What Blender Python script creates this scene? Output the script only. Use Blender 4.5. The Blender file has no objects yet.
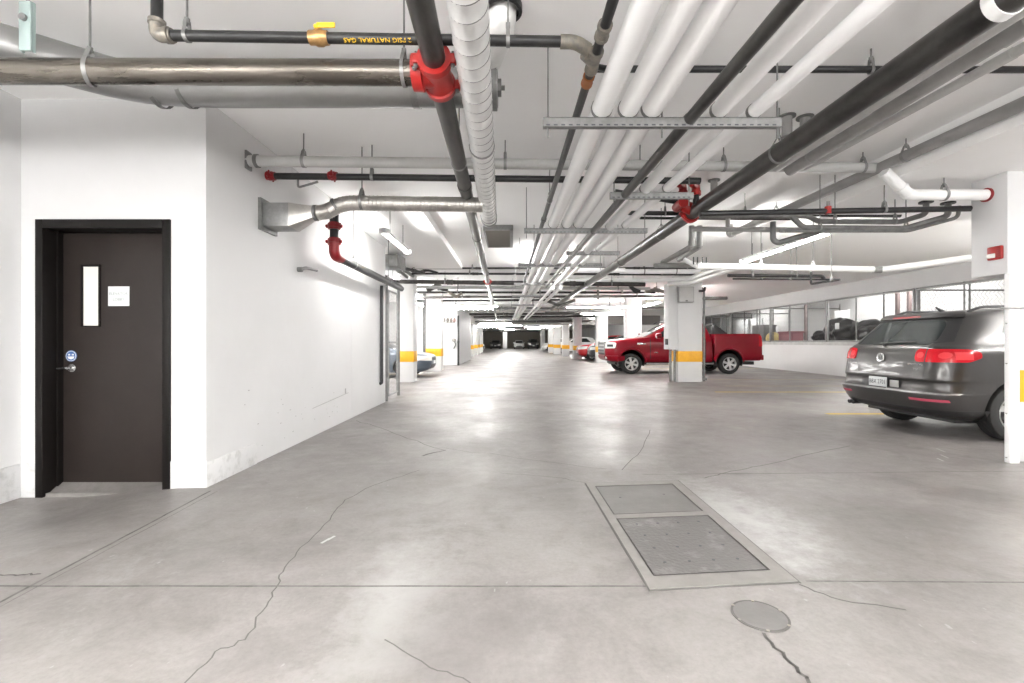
import bpy, bmesh, math, random
from mathutils import Vector, Matrix
random.seed(7)
S = bpy.context.scene
COL = S.collection
PI = math.pi

# ------------------------------------------------------------------ camera, world, exposure
F, CX, CY, EYE = 460.0, 512.0, 341.5, 1.22
cd = bpy.data.cameras.new('camera'); cam = bpy.data.objects.new('camera', cd); COL.objects.link(cam)
cd.sensor_fit = 'HORIZONTAL'; cd.sensor_width = 36.0; cd.lens = F * 36.0 / 1024.0
cd.clip_start = 0.05; cd.clip_end = 300
cam.location = (0, 0, EYE); cam.rotation_euler = (PI / 2, 0, 0)
S.camera = cam
W = bpy.data.worlds.new('world'); S.world = W; W.use_nodes = True
W.node_tree.nodes['Background'].inputs[0].default_value = (1, 1, 1, 1)
W.node_tree.nodes['Background'].inputs[1].default_value = 1.6
S.view_settings.view_transform = 'Standard'; S.view_settings.look = 'None'
S.view_settings.exposure = 2.27; S.view_settings.gamma = 1.0
S.view_settings.use_curve_mapping = False
S.cycles.max_bounces = 9; S.cycles.diffuse_bounces = 7; S.cycles.glossy_bounces = 4
S.cycles.use_denoising = True; S.cycles.sample_clamp_indirect = 8
LAMP = 34.0           # radiance of a fluorescent tube

CEIL = 3.25           # slab soffit
def U(px, py, Y):     # a photo pixel at depth Y
    return Vector(((px - CX) / F * Y, Y, EYE + (CY - py) / F * Y))
def UZ(px, py, z=0.0):
    Y = (EYE - z) * F / (py - CY)
    return Vector(((px - CX) / F * Y, Y, z))

# ------------------------------------------------------------------ materials
def mat(name, col, rough=0.5, metal=0.0, col2=None, nscale=4.0, stretch=(1, 1, 1), lo=0.4, hi=0.65, bump=0.0, bscale=40.0, emit=0.0, coat=0.0, rough2=None, detail=6.0, spec=0.5, alpha=None):
    m = bpy.data.materials.new(name); m.use_nodes = True
    nt = m.node_tree; b = nt.nodes['Principled BSDF']
    b.inputs['Base Color'].default_value = (*col, 1); b.inputs['Roughness'].default_value = rough
    b.inputs['Metallic'].default_value = metal; b.inputs['Specular IOR Level'].default_value = spec
    if coat: b.inputs['Coat Weight'].default_value = coat; b.inputs['Coat Roughness'].default_value = 0.08
    if emit:
        b.inputs['Emission Color'].default_value = (*col, 1); b.inputs['Emission Strength'].default_value = emit
    if col2 is not None or bump or rough2 is not None:
        g = nt.nodes.new('ShaderNodeNewGeometry'); mp = nt.nodes.new('ShaderNodeMapping'); mp.inputs['Scale'].default_value = stretch
        nt.links.new(g.outputs['Position'], mp.inputs[0])
    if col2 is not None or rough2 is not None:
        n = nt.nodes.new('ShaderNodeTexNoise'); n.inputs['Scale'].default_value = nscale; n.inputs['Detail'].default_value = detail; n.inputs['Roughness'].default_value = 0.65
        nt.links.new(mp.outputs[0], n.inputs['Vector'])
        r = nt.nodes.new('ShaderNodeValToRGB'); r.color_ramp.elements[0].position = lo; r.color_ramp.elements[1].position = hi
        nt.links.new(n.outputs['Fac'], r.inputs[0])
        if col2 is not None:
            r.color_ramp.elements[0].color = (*col, 1); r.color_ramp.elements[1].color = (*col2, 1)
            nt.links.new(r.outputs[0], b.inputs['Base Color'])
        if rough2 is not None:
            mr = nt.nodes.new('ShaderNodeMapRange'); mr.inputs[3].default_value = rough; mr.inputs[4].default_value = rough2
            mr.inputs[1].default_value = lo; mr.inputs[2].default_value = hi
            nt.links.new(n.outputs['Fac'], mr.inputs[0]); nt.links.new(mr.outputs[0], b.inputs['Roughness'])
    if bump:
        n2 = nt.nodes.new('ShaderNodeTexNoise'); n2.inputs['Scale'].default_value = bscale; n2.inputs['Detail'].default_value = 4
        nt.links.new(mp.outputs[0], n2.inputs['Vector'])
        bp = nt.nodes.new('ShaderNodeBump'); bp.inputs['Strength'].default_value = bump; bp.inputs['Distance'].default_value = 0.01
        nt.links.new(n2.outputs['Fac'], bp.inputs['Height']); nt.links.new(bp.outputs[0], b.inputs['Normal'])
    return m

M = {}
M['wall'] = mat('white_painted_concrete', (.58, .58, .58), .6, col2=(.61, .61, .61), nscale=.8, bump=.03, bscale=14)
M['ceil'] = mat('ceiling_paint', (.90, .898, .892), .8, col2=(.92, .918, .912), nscale=.6, bump=.04, bscale=12)
M['base'] = mat('plinth_paint', (.42, .42, .415), .6, col2=(.58, .58, .58), nscale=9, lo=.30, hi=.5, bump=.2)
M['white'] = mat('white_paint', (.84, .84, .835), .5)
M['insul'] = mat('white_pipe_jacket', (.90, .90, .90), .38, bump=.03, bscale=5)
M['whitepipe'] = mat('white_painted_pipe', (.80, .80, .79), .4)
M['steel'] = mat('dark_mill_steel', (.050, .048, .046), .30, .75, col2=(.13, .125, .118), nscale=5, stretch=(1, .5, 1), lo=.35, hi=.8, rough2=.42)
M['steelx'] = mat('brown_mill_steel', (.055, .046, .036), .22, .85, col2=(.24, .22, .195), nscale=3, stretch=(.5, 2, 4), lo=.25, hi=.85, rough2=.36)
M['black'] = mat('black_pipe_paint', (.013, .013, .014), .38, col2=(.04, .038, .036), nscale=9, lo=.5, hi=.8)
M['galv'] = mat('galvanized_steel', (.22, .22, .217), .42, .6, col2=(.31, .31, .305), nscale=14, lo=.35, hi=.7)
M['galvd'] = mat('dull_galvanized', (.16, .16, .157), .5, .5, col2=(.22, .22, .215), nscale=11)
M['zinc'] = mat('zinc_green_bracket', (.38, .47, .46), .4, .35)
M['pvc'] = mat('grey_drain_pipe', (.27, .266, .258), .45, col2=(.33, .326, .318), nscale=3)
M['pvcl'] = mat('light_grey_drain_pipe', (.42, .42, .41), .4, col2=(.48, .48, .47), nscale=3)
M['ductg'] = mat('grey_duct_sheet', (.27, .27, .265), .40, .55, col2=(.30, .30, .295), nscale=3)
M['ductw'] = mat('white_duct_skin', (.70, .70, .69), .32, .25, col2=(.60, .60, .59), nscale=7, lo=.45, hi=.75)
M['flex'] = mat('bare_spiral_duct', (.40, .38, .355), .38, .8, col2=(.56, .54, .51), nscale=5)
M['red'] = mat('red_grooved_fitting', (.34, .010, .008), .38)
M['redd'] = mat('dark_red_fitting', (.22, .006, .009), .35)
M['brass'] = mat('brass', (.55, .34, .14), .32, .8, col2=(.42, .24, .10), nscale=30)
M['copper'] = mat('rusty_coupling', (.34, .13, .05), .5, .4)
M['malle'] = mat('malleable_iron_fitting', (.19, .18, .165), .45, .4, col2=(.30, .27, .22), nscale=20)
M['yellow'] = mat('yellow_paint', (.72, .36, .006), .5, col2=(.64, .31, .005), nscale=6)
M['yelline'] = mat('worn_yellow_line', (.60, .40, .05), .6, col2=(.42, .32, .14), nscale=9, lo=.55, hi=.9)
M['paleline'] = mat('worn_pale_line', (.42, .35, .20), .6, col2=(.30, .28, .23), nscale=9, lo=.45, hi=.7)
M['handle_y'] = mat('yellow_handle', (.88, .56, .02), .4)
M['brown'] = mat('dark_brown_door_paint', (.021, .0165, .0148), .42, col2=(.025, .0195, .0175), nscale=3, bump=.02, spec=.22)
M['brownd'] = mat('dark_brown_frame_paint', (.0065, .0052, .0047), .42, spec=.2)
M['chrome'] = mat('chrome', (.72, .72, .72), .16, .95)
M['paper'] = mat('white_paper', (.60, .62, .62), .6)
M['ink'] = mat('grey_ink', (.22, .25, .25), .6)
M['inkdark'] = mat('dark_ink', (.05, .05, .06), .5)
M['blue'] = mat('blue_sticker', (.03, .10, .28), .4)
M['lit_pane'] = mat('pane_white_of_lit_room', (.64, .62, .58), .25)  # opaque pane; its white stands in for the lit room behind
M['lamp'] = mat('fluorescent_tube', (1.0, .985, .96), .5, emit=LAMP)
M['grille'] = mat('louver_grey_brown', (.20, .185, .165), .5)
M['rubber'] = mat('tyre_rubber', (.018, .018, .018), .75)
M['alloy'] = mat('alloy_wheel', (.58, .58, .57), .28, .8)
M['darkpl'] = mat('black_plastic', (.018, .018, .019), .45)
M['glass'] = mat('tinted_car_glass', (.02, .024, .024), .05, spec=.5)
M['rglass'] = mat('rear_window_glass', (.022, .027, .027), .06, spec=.3)
M['suv'] = mat('metallic_grey_paint', (.054, .0515, .050), .34, .45, coat=.35)
M['truck'] = mat('metallic_red_paint', (.20, .0022, .010), .28, 0, coat=.15, spec=.2)
M['lensred'] = mat('red_lamp_lens', (.50, .008, .016), .15)
M['lensred2'] = mat('bright_red_lens', (.70, .05, .06), .15)
M['pinkref'] = mat('pink_reflector', (.42, .07, .11), .25)
M['clear'] = mat('clear_lamp_lens', (.72, .71, .68), .12, .2)
M['bluecar'] = mat('blue_grey_paint', (.085, .108, .14), .35, coat=.2)
M['whitecar'] = mat('white_car_paint', (.72, .72, .71), .3, coat=.5)
M['darkcar'] = mat('dark_grey_car_paint', (.045, .045, .05), .3, .3, coat=.5)
M['redcar'] = mat('red_car_paint', (.48, .012, .016), .28, .2, coat=.6)
M['bag'] = mat('black_plastic_bag', (.022, .021, .022), .35, bump=.5, bscale=9)
M['pinkbox'] = mat('dusty_pink_box', (.20, .075, .085), .6)
M['greycab'] = mat('grey_cabinet', (.16, .16, .16), .5)
M['ball'] = mat('straw_yellow_ball', (.48, .37, .14), .6)
M['timber'] = mat('pinkish_timber', (.20, .15, .145), .6)
M['endwall'] = mat('dim_end_wall', (.22, .20, .17), .8)
M['cover'] = mat('access_cover_steel', (.13, .124, .119), .5, .1, col2=(.155, .149, .144), nscale=5, lo=.4, hi=.65, bump=.1, bscale=60)
M['coverp'] = mat('pitted_cover_steel', (.12, .114, .11), .5, .1, col2=(.215, .21, .206), nscale=6, lo=.54, hi=.74, bump=.35, bscale=45)
M['coverf'] = mat('pale_cover_frame', (.185, .175, .165), .55, col2=(.215, .205, .194), nscale=8)
M['crack'] = mat('floor_crack_dark', (.10, .095, .09), .8)
M['joint'] = mat('floor_joint', (.075, .07, .066), .7, col2=(.16, .152, .147), nscale=7)
M['ledge'] = mat('bare_concrete_ledge', (.40, .40, .39), .7, col2=(.50, .50, .49), nscale=5)

def floor_material():
    m = bpy.data.materials.new('polished_concrete'); m.use_nodes = True
    nt = m.node_tree; N = nt.nodes; L = nt.links; b = N['Principled BSDF']
    g = N.new('ShaderNodeNewGeometry')
    def noise(sc, det, rough=.6, stretch=(1, 1, 1), dist=0.0):
        mp = N.new('ShaderNodeMapping'); mp.inputs['Scale'].default_value = stretch; L.new(g.outputs['Position'], mp.inputs[0])
        n = N.new('ShaderNodeTexNoise'); n.inputs['Scale'].default_value = sc; n.inputs['Detail'].default_value = det
        n.inputs['Roughness'].default_value = rough; n.inputs['Distortion'].default_value = dist
        L.new(mp.outputs[0], n.inputs['Vector']); return n.outputs['Fac']
    def ramp(fac, stops):
        r = N.new('ShaderNodeValToRGB')
        while len(r.color_ramp.elements) < len(stops): r.color_ramp.elements.new(.5)
        for e, (p, c) in zip(r.color_ramp.elements, stops): e.position = p; e.color = (*c, 1)
        L.new(fac, r.inputs[0]); return r.outputs[0]
    def mix(fac, a, c, mode='MIX'):
        x = N.new('ShaderNodeMix'); x.data_type = 'RGBA'; x.blend_type = mode
        if isinstance(fac, float): x.inputs[0].default_value = fac
        else: L.new(fac, x.inputs[0])
        for k, v in ((6, a), (7, c)):
            if isinstance(v, tuple): x.inputs[k].default_value = (*v, 1)
            else: L.new(v, x.inputs[k])
        return x.outputs[2]
    base = ramp(noise(.55, 5, .6), [(.30, (.158, .147, .141)), (.50, (.202, .189, .183)), (.72, (.243, .229, .222))])
    mott = ramp(noise(2.6, 8, .7, dist=.6), [(.25, (.74, .725, .715)), (.50, (1, 1, 1)), (.78, (1.20, 1.20, 1.21))])
    c = mix(1.0, base, mott, 'MULTIPLY')
    c = mix(1.0, c, ramp(noise(38, 5, .75), [(.30, (.88, .88, .88)), (.5, (1, 1, 1)), (.72, (1.10, 1.10, 1.10))]), 'MULTIPLY')
    fleck = ramp(noise(27, 2, .5, (1, .5, 1)), [(.725, (0, 0, 0)), (.77, (1, 1, 1))])
    c = mix(fleck, c, (.27, .262, .256))
    # scuffed pale wear and tyre-dark smears in patches of their own
    wear = ramp(noise(1.1, 10, .75, (1, .6, 1), .3), [(.55, (0, 0, 0)), (.70, (1, 1, 1))])
    fine = ramp(noise(16, 6, .8), [(.40, (0, 0, 0)), (.62, (1, 1, 1))])
    wf = mix(1.0, wear, fine, 'MULTIPLY')
    c = mix(wf, c, (.26, .252, .246))
    dark = ramp(noise(1.7, 9, .7, (.5, 1.3, 1), .8), [(.50, (0, 0, 0)), (.80, (.45, .45, .45))])
    c = mix(dark, c, (.088, .081, .077))
    # worn white patches by the access cover and SUV bay, one pale streak, darker patches
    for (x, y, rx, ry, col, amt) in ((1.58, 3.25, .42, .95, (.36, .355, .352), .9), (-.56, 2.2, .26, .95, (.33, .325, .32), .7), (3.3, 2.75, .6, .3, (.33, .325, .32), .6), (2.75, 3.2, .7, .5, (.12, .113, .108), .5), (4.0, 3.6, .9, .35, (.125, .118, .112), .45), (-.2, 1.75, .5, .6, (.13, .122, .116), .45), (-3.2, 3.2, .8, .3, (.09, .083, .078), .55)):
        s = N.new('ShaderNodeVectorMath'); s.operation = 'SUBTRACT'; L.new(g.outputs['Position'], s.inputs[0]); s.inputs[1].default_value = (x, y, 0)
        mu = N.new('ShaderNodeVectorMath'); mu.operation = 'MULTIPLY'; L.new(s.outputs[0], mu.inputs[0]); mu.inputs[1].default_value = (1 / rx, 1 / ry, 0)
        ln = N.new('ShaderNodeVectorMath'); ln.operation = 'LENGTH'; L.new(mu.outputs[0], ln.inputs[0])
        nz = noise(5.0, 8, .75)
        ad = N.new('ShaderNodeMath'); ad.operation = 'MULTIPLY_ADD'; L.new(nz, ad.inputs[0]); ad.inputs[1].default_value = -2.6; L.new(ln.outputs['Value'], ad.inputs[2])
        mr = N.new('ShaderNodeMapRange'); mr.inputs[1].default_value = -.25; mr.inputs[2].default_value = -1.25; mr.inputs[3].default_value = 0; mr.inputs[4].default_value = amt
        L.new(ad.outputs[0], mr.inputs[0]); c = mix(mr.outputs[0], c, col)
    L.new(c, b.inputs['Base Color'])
    rr = N.new('ShaderNodeMapRange'); rr.inputs[1].default_value = .3; rr.inputs[2].default_value = .7; rr.inputs[3].default_value = .30; rr.inputs[4].default_value = .55
    L.new(noise(1.3, 7, .7), rr.inputs[0]); L.new(rr.outputs[0], b.inputs['Roughness'])
    b.inputs['Specular IOR Level'].default_value = .32
    bp = N.new('ShaderNodeBump'); bp.inputs['Strength'].default_value = .07; bp.inputs['Distance'].default_value = .01
    L.new(noise(22, 6, .7), bp.inputs['Height']); L.new(bp.outputs[0], b.inputs['Normal'])
    return m
M['floor'] = floor_material()

# ------------------------------------------------------------------ mesh helpers
ORG = {}
def bend(pts, rad, n=6):
    pts = [Vector(p) for p in pts]; out = [pts[0]]
    for a, b, c in zip(pts, pts[1:], pts[2:]):
        u, w = (a - b), (c - b); lu, lw = u.length, w.length; u.normalize(); w.normalize()
        d = min(rad, lu * .49, lw * .49)
        p, q = b + u * d, b + w * d
        for i in range(n + 1):
            t = i / n; out.append(p * (1 - t) ** 2 + b * 2 * t * (1 - t) + q * t * t)
    out.append(pts[-1]); return out

class MB:
    def __init__(s): s.v = []; s.f = []; s.m = []
    def add(s, vs, fs, mi=0):
        o = len(s.v); s.v += [Vector(p) for p in vs]; s.f += [tuple(i + o for i in f) for f in fs]; s.m += [mi] * len(fs); return s
    def box(s, x0, x1, y0, y1, z0, z1, mi=0, bev=0.0):
        if bev:
            bm = bmesh.new(); bmesh.ops.create_cube(bm, size=1)
            for v in bm.verts: v.co = Vector(((x0 + x1) / 2 + v.co.x * (x1 - x0), (y0 + y1) / 2 + v.co.y * (y1 - y0), (z0 + z1) / 2 + v.co.z * (z1 - z0)))
            bmesh.ops.bevel(bm, geom=bm.edges[:], offset=bev, segments=2, profile=.5, affect='EDGES')
            s.bm(bm, mi); bm.free(); return s
        vs = [(x, y, z) for x in (x0, x1) for y in (y0, y1) for z in (z0, z1)]
        return s.add(vs, [(0, 1, 3, 2), (4, 6, 7, 5), (0, 4, 5, 1), (2, 3, 7, 6), (0, 2, 6, 4), (1, 5, 7, 3)], mi)
    def bm(s, bm, mi=0):
        bm.verts.index_update(); return s.add([v.co.copy() for v in bm.verts], [[v.index for v in f.verts] for f in bm.faces], mi)
    def tube(s, pts, r, seg=12, mi=0, cap=True, squash=None):
        pts = [Vector(p) for p in pts]; n = len(pts)
        R = r if isinstance(r, (list, tuple)) else [r] * n
        tang = []
        for i in range(n):
            a = pts[max(i - 1, 0)]; b = pts[min(i + 1, n - 1)]; t = Vector((0, 0, 0))
            d1 = pts[i] - a; d2 = b - pts[i]
            if d1.length > 1e-6: t += d1.normalized()
            if d2.length > 1e-6: t += d2.normalized()
            if t.length < 1e-6: t = tang[-1] if tang else (pts[-1] - pts[0])
            tang.append(t.normalized())
        ref = next((q - pts[0] for q in reversed(pts) if (q - pts[0]).length > 1e-6), None)
        if ref is not None and all((q - pts[0]).cross(ref).length < 1e-7 * max(1, ref.length) * 100 for q in pts): tang = [ref.normalized()] * n
        up = Vector((0, 0, 1)) if abs(tang[0].z) < .9 else Vector((0, 1, 0))
        nrm = (up - tang[0] * up.dot(tang[0])).normalized(); vs = []
        for i in range(n):
            nrm = (nrm - tang[i] * nrm.dot(tang[i])).normalized(); bi = tang[i].cross(nrm)
            k = 1.0
            if 0 < i < n - 1:
                d1 = (pts[i] - pts[i - 1]); 
                if d1.length > 1e-6: k = 1 / max(.5, abs(d1.normalized().dot(tang[i])))
            for j in range(seg):
                a = 2 * PI * j / seg
                vs.append(pts[i] + (nrm * math.cos(a) + bi * math.sin(a)) * R[i])
        fs = [(i * seg + j, i * seg + (j + 1) % seg, (i + 1) * seg + (j + 1) % seg, (i + 1) * seg + j) for i in range(n - 1) for j in range(seg)]
        if cap: fs += [tuple(reversed(range(seg))), tuple(range((n - 1) * seg, n * seg))]
        return s.add(vs, fs, mi)
    def ring(s, c, axis, R, w, t, seg=20, mi=0):          # flat band of width w and thickness t about an axis
        a = Vector(axis).normalized(); c = Vector(c)
        return s.tube([c - a * w / 2, c - a * w / 2, c + a * w / 2, c + a * w / 2], [R, R + t, R + t, R], seg, mi, cap=False)
    def prism(s, poly, off, mi=0):
        poly = [Vector(p) for p in poly]; off = Vector(off); n = len(poly)
        return s.add(poly + [p + off for p in poly], [tuple(range(n)), tuple(reversed(range(n, 2 * n)))] + [(i + n, (i + 1) % n + n, (i + 1) % n, i) for i in range(n)], mi)
    def ball(s, c, r, mi=0, sc=(1, 1, 1)):
        bm = bmesh.new(); bmesh.ops.create_icosphere(bm, subdivisions=3, radius=r)
        for v in bm.verts: v.co = Vector((v.co.x * sc[0], v.co.y * sc[1], v.co.z * sc[2])) + Vector(c)
        s.bm(bm, mi); bm.free(); return s
    def build(s, name, m, parent=None, org=None, flat=False):
        o0 = Vector(org) if org is not None else (ORG.get(parent.name, Vector()) if parent else Vector())
        me = bpy.data.meshes.new(name); me.from_pydata([v - o0 for v in s.v], [], s.f)
        for x in (m if isinstance(m, (list, tuple)) else [m]): me.materials.append(x)
        me.polygons.foreach_set('material_index', s.m)
        bm = bmesh.new(); bm.from_mesh(me); bmesh.ops.recalc_face_normals(bm, faces=bm.faces[:]); bm.to_mesh(me); bm.free()
        if not flat:
            me.polygons.foreach_set('use_smooth', [True] * len(me.polygons)); me.set_sharp_from_angle(angle=math.radians(38))
        o = bpy.data.objects.new(name, me); COL.objects.link(o)
        if parent: o.parent = parent; ORG[o.name] = o0
        else: o.location = o0; ORG[o.name] = o0
        return o

def tag(o, label, cat=None, group=None, kind=None):
    if label: o['label'] = label
    if cat: o['category'] = cat
    if group: o['group'] = group
    if kind: o['kind'] = kind
    return o
def thing(name, label, cat, loc=(0, 0, 0), group=None, rz=0.0):
    o = bpy.data.objects.new(name, None); COL.objects.link(o); o.location = loc; o.rotation_euler = (0, 0, rz); o.empty_display_size = .1
    ORG[o.name] = Vector(loc) if rz == 0 else Vector()
    return tag(o, label, cat, group)
def box(*a, **k): return MB().box(*a, **k)
def struct(mb, name, m, label, parent=None): 
    o = mb.build(name, m, parent); 
    if parent is None: tag(o, label, name.split('_')[0], None, 'structure')
    return o
def text_mb(body, size, ext=.001, align='CENTER'):
    c = bpy.data.curves.new('t', 'FONT'); c.body = body; c.size = size; c.extrude = ext; c.align_x = align; c.align_y = 'CENTER'; c.resolution_u = 2
    o = bpy.data.objects.new('t', c); COL.objects.link(o)
    me = bpy.data.meshes.new_from_object(o.evaluated_get(bpy.context.evaluated_depsgraph_get()))
    mb = MB(); mb.add([v.co.copy() for v in me.vertices], [tuple(p.vertices) for p in me.polygons])
    bpy.data.objects.remove(o); bpy.data.curves.remove(c); bpy.data.meshes.remove(me); return mb
def place(mb, mtx):
    mb.v = [mtx @ v for v in mb.v]; return mb

# ------------------------------------------------------------------ the setting
def smooth(a, b, x):
    t = min(1, max(0, (x - a) / (b - a))); return t * t * (3 - 2 * t)
def floor_z(x, y):      # the slab falls away a little toward the door
    return -.082 * smooth(-2.62, -3.75, x) * smooth(.5, 3.2, y) if y < 3.99 else 0.0
def strip(mb, pts, w, mi, z=.0014):
    for a, b in zip(pts, pts[1:]):
        a = Vector(a).to_2d(); b = Vector(b).to_2d(); d = (b - a); 
        if d.length < 1e-4: continue
        n = Vector((-d.y, d.x)).normalized() * w / 2; e = d.normalized() * w * .4
        q = [a - e + n, b + e + n, b + e - n, a - e - n]
        mb.add([(p.x, p.y, floor_z(p.x, p.y) + z) for p in q], [(0, 1, 2, 3)], mi)
def wob(p0, p1, n, amp):
    p0, p1 = Vector(p0), Vector(p1); d = (p1 - p0); nn = Vector((-d.y, d.x, 0)).normalized(); out = []
    for i in range(n + 1):
        t = i / n; out.append(p0 + d * t + nn * random.uniform(-amp, amp) * (0 if i in (0, n) else 1))
    return out
fl = MB()
xs = [-9, -6, -4.6] + [-4.2 + .2 * i for i in range(9)] + [-2.4, -1, 0, 2, 4, 6, 9, 12, 15]
ys = [-9, -5, -2, 0] + [.4 * i for i in range(1, 10)] + [3.85, 3.99, 4.6, 6, 9, 14, 20, 28, 40, 55, 70, 84]
ys = sorted(set(round(y, 3) for y in ys))
vs = [(x, y, floor_z(x, y)) for y in ys for x in xs]; nx = len(xs)
fl.add(vs, [(j * nx + i, j * nx + i + 1, (j + 1) * nx + i + 1, (j + 1) * nx + i) for j in range(len(ys) - 1) for i in range(nx - 1)])
G = lambda x, y: UZ(x, y)
strip(fl, wob((-9, 2.30, 0), (1.06, 2.29, 0), 50, .002), .013, 1); strip(fl, [(1.50, 2.34, 0), (5, 2.30, 0)], .012, 1)
strip(fl, wob((1.2, 4.22, 0), (6.2, 4.36, 0), 12, .01), .010, 1)
strip(fl, wob((-2.36, 1.4, 0), (-2.46, 3.75, 0), 24, .003), .016, 1); strip(fl, wob((-2.33, 1.4, 0), (-2.40, 3.75, 0), 24, .003), .006, 1)
strip(fl, wob((-2.4, 7.1, 0), (-.75, 5.15, 0), 12, .03), .010, 2)
strip(fl, wob((-.75, 5.15, 0), (-.95, 4.9, 0), 4, .02), .03, 1); strip(fl, wob((-.75, 5.25, 0), (.9, 4.4, 0), 10, .04), .008, 1)
for seg_, w_ in ((((185, 683), (215, 652), (245, 640), (262, 612), (276, 588), (283, 572), (300, 548), (330, 520), (345, 500), (372, 486), (420, 470)), .007),
                 (((705, 478), (725, 473), (760, 466), (820, 452), (850, 446)), .010), (((650, 430), (640, 452), (622, 470)), .008),
                 (((764, 634), (785, 658), (809, 683)), .014), (((800, 585), (840, 600), (905, 610)), .010), (((40, 574), (22, 575), (0, 575)), .010),
                 (((385, 640), (430, 668), (470, 683)), .006), (((586, 483), (560, 478), (500, 473)), .006)):
    pp = [G(*p) for p in seg_]; out = []
    for a, b in zip(pp, pp[1:]): out += wob(a, b, 5, .012)
    strip(fl, out, w_, 2)
for Yl, x0, x1, mi in ((7.75, 5.35, 11.2, 3), (11.1, 4.95, 11.3, 3), (14.75, 6.0, 11.4, 4), (12.6, 5.9, 9.5, 4)):
    strip(fl, [(x0, Yl, 0), (x1, Yl - .02, 0)], .13, mi, .0018)
for Yl in (18.0, 21.0, 25.0, 29.5, 34): 
    strip(fl, [(5.2, Yl + 2.6, 0), (11, Yl + 2.6, 0)], .1, 3); strip(fl, [(-8, Yl - .8, 0), (-3.4, Yl - .8, 0)], .1, 3)
for (px, py, l) in ((945, 452, .16), (948, 458, .13), (943, 461, .10), (322, 543, .06), (328, 540, .05)):     # paint splashes
    p = G(px, py); strip(fl, [p, p + Vector((l * .35, l, 0))], .018, 5)
M['splash'] = mat('white_paint_splash', (.42, .42, .41), .6)
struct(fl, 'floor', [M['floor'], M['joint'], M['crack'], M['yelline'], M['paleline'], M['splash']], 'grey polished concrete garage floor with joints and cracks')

c = MB(); c.box(-9.2, 15, -9.2, 84, CEIL, CEIL + .3)
c.box(4.06, 12, -1.5, 6.6, 2.95, CEIL)                                    # dropped panel round the near right column
c.prism([(-2.70, 6.6, CEIL), (-1.31, 6.6, CEIL), (-1.31, 6.6, 3.13), (-2.70, 6.6, 3.13)], (0, 5.6, 0))   # shallow drop in the left bay
struct(c, 'ceiling', M['ceil'], 'white painted concrete slab ceiling over the parking garage')

WY, WX = 3.85, -2.56
w = MB(); dL, dR, dT = -3.974, -2.853, 2.24      # door frame outer edges
w.box(-4.12, dL, WY, WY + .24, -.15, CEIL); w.box(dR, WX, WY, WY + .24, -.15, CEIL); w.box(dL, dR, WY, WY + .24, dT, CEIL)
w.box(dL - .1, dR + .1, WY + .215, WY + .24, -.15, dT + .1)
struct(w, 'wall_front', M['wall'], 'white wall around the brown metal door')
struct(MB().box(-4.26, -4.11, -9, WY + .24, -.15, CEIL), 'wall_return', M['wall'], 'white side wall meeting the door wall at its hinge side')
w = MB().box(WX - .2, WX, WY + .24, 9.3, -.1, CEIL); w.box(-9, WX - .2, 9.1, 9.3, 0, CEIL)
w.tube([(WX + .001, 7.35, .0), (WX + .001, 7.35, 2.1)], .002, 4); w.tube([(WX + .001, 5.9, .36), (WX + .001, 7.2, .42)], .004, 4, 1)
w.box(WX, WX + .004, 7.05, 7.09, .42, .50, 1)
for _ in range(26):
    y = random.uniform(4.3, 6.8); z = random.uniform(.12, .75); w.box(WX, WX + .002, y, y + random.uniform(.01, .03), z, z + .008, 1)
M['scuff'] = mat('grey_scuff', (.35, .35, .34), .7)
struct(w, 'wall_corridor', [M['wall'], M['scuff']], 'long white wall running down the drive lane from the door')
b_ = MB(); b_.box(-4.11, dL, WY - .012, WY, -.12, .20, bev=.004); b_.box(dR, WX + .012, WY - .012, WY, -.12, .22, bev=.004); b_.box(WX, WX + .012, WY, 4.6, -.05, .21, bev=.004)
struct(b_, 'baseboard_front', M['base'], 'scuffed white plinth band at the foot of the door wall')
struct(MB().box(-4.11, -4.098, -9, WY - .012, -.12, .2, bev=.004), 'baseboard_return', M['base'], 'scuffed white plinth band on the return wall')
w = MB().box(-9.2, -6.5, -9.2, -9, -.1, CEIL); w.box(9, 15, -9.2, -9, -.1, CEIL); w.box(-6.5, 9, -9.2, -9, 3.0, CEIL)  # opening invented so the white world lights the garage from behind
struct(w, 'wall_behind', M['wall'], 'white wall around an unseen opening added behind the viewer for light')
struct(MB().box(-9.2, -9.0, 9.3, 84, 0, CEIL), 'wall_left_bays', M['wall'], 'white wall at the back of the left parking bays')
RX = 11.6
w = MB().box(RX, RX + .2, -9, 84, 0, 1.08); w.box(RX, RX + .2, 31.5, 84, 1.08, CEIL); w.box(RX, RX + .2, -9, 31.5, 2.76, CEIL)
w.box(RX - .02, RX + .22, -9, 31.5, 1.08, 1.20, 1)
w.box(14.8, 15, -9, 84, 0, CEIL)
struct(w, 'wall_right', [M['wall'], M['ledge']], 'low white wall below the storage lockers with a bare concrete ledge')
struct(MB().box(-9, 15, 82, 82.3, 0, CEIL), 'wall_end', M['endwall'], 'dark end wall far beyond the last parked cars')
# block of the left side (service room)
w = MB().box(-8.9, -2.80, 23.6, 31.2, 0, CEIL); struct(w, 'wall_service_room', M['wall'], 'white service room block projecting between the left parking bays')
# transverse beam at the far end of the lane
struct(MB().box(-9, 11.6, 36.0, 36.5, 2.55, CEIL), 'ceiling_beam', mat('beam_grey', (.22, .21, .20), .8), 'dark downstand beam crossing the lane far away')

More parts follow.
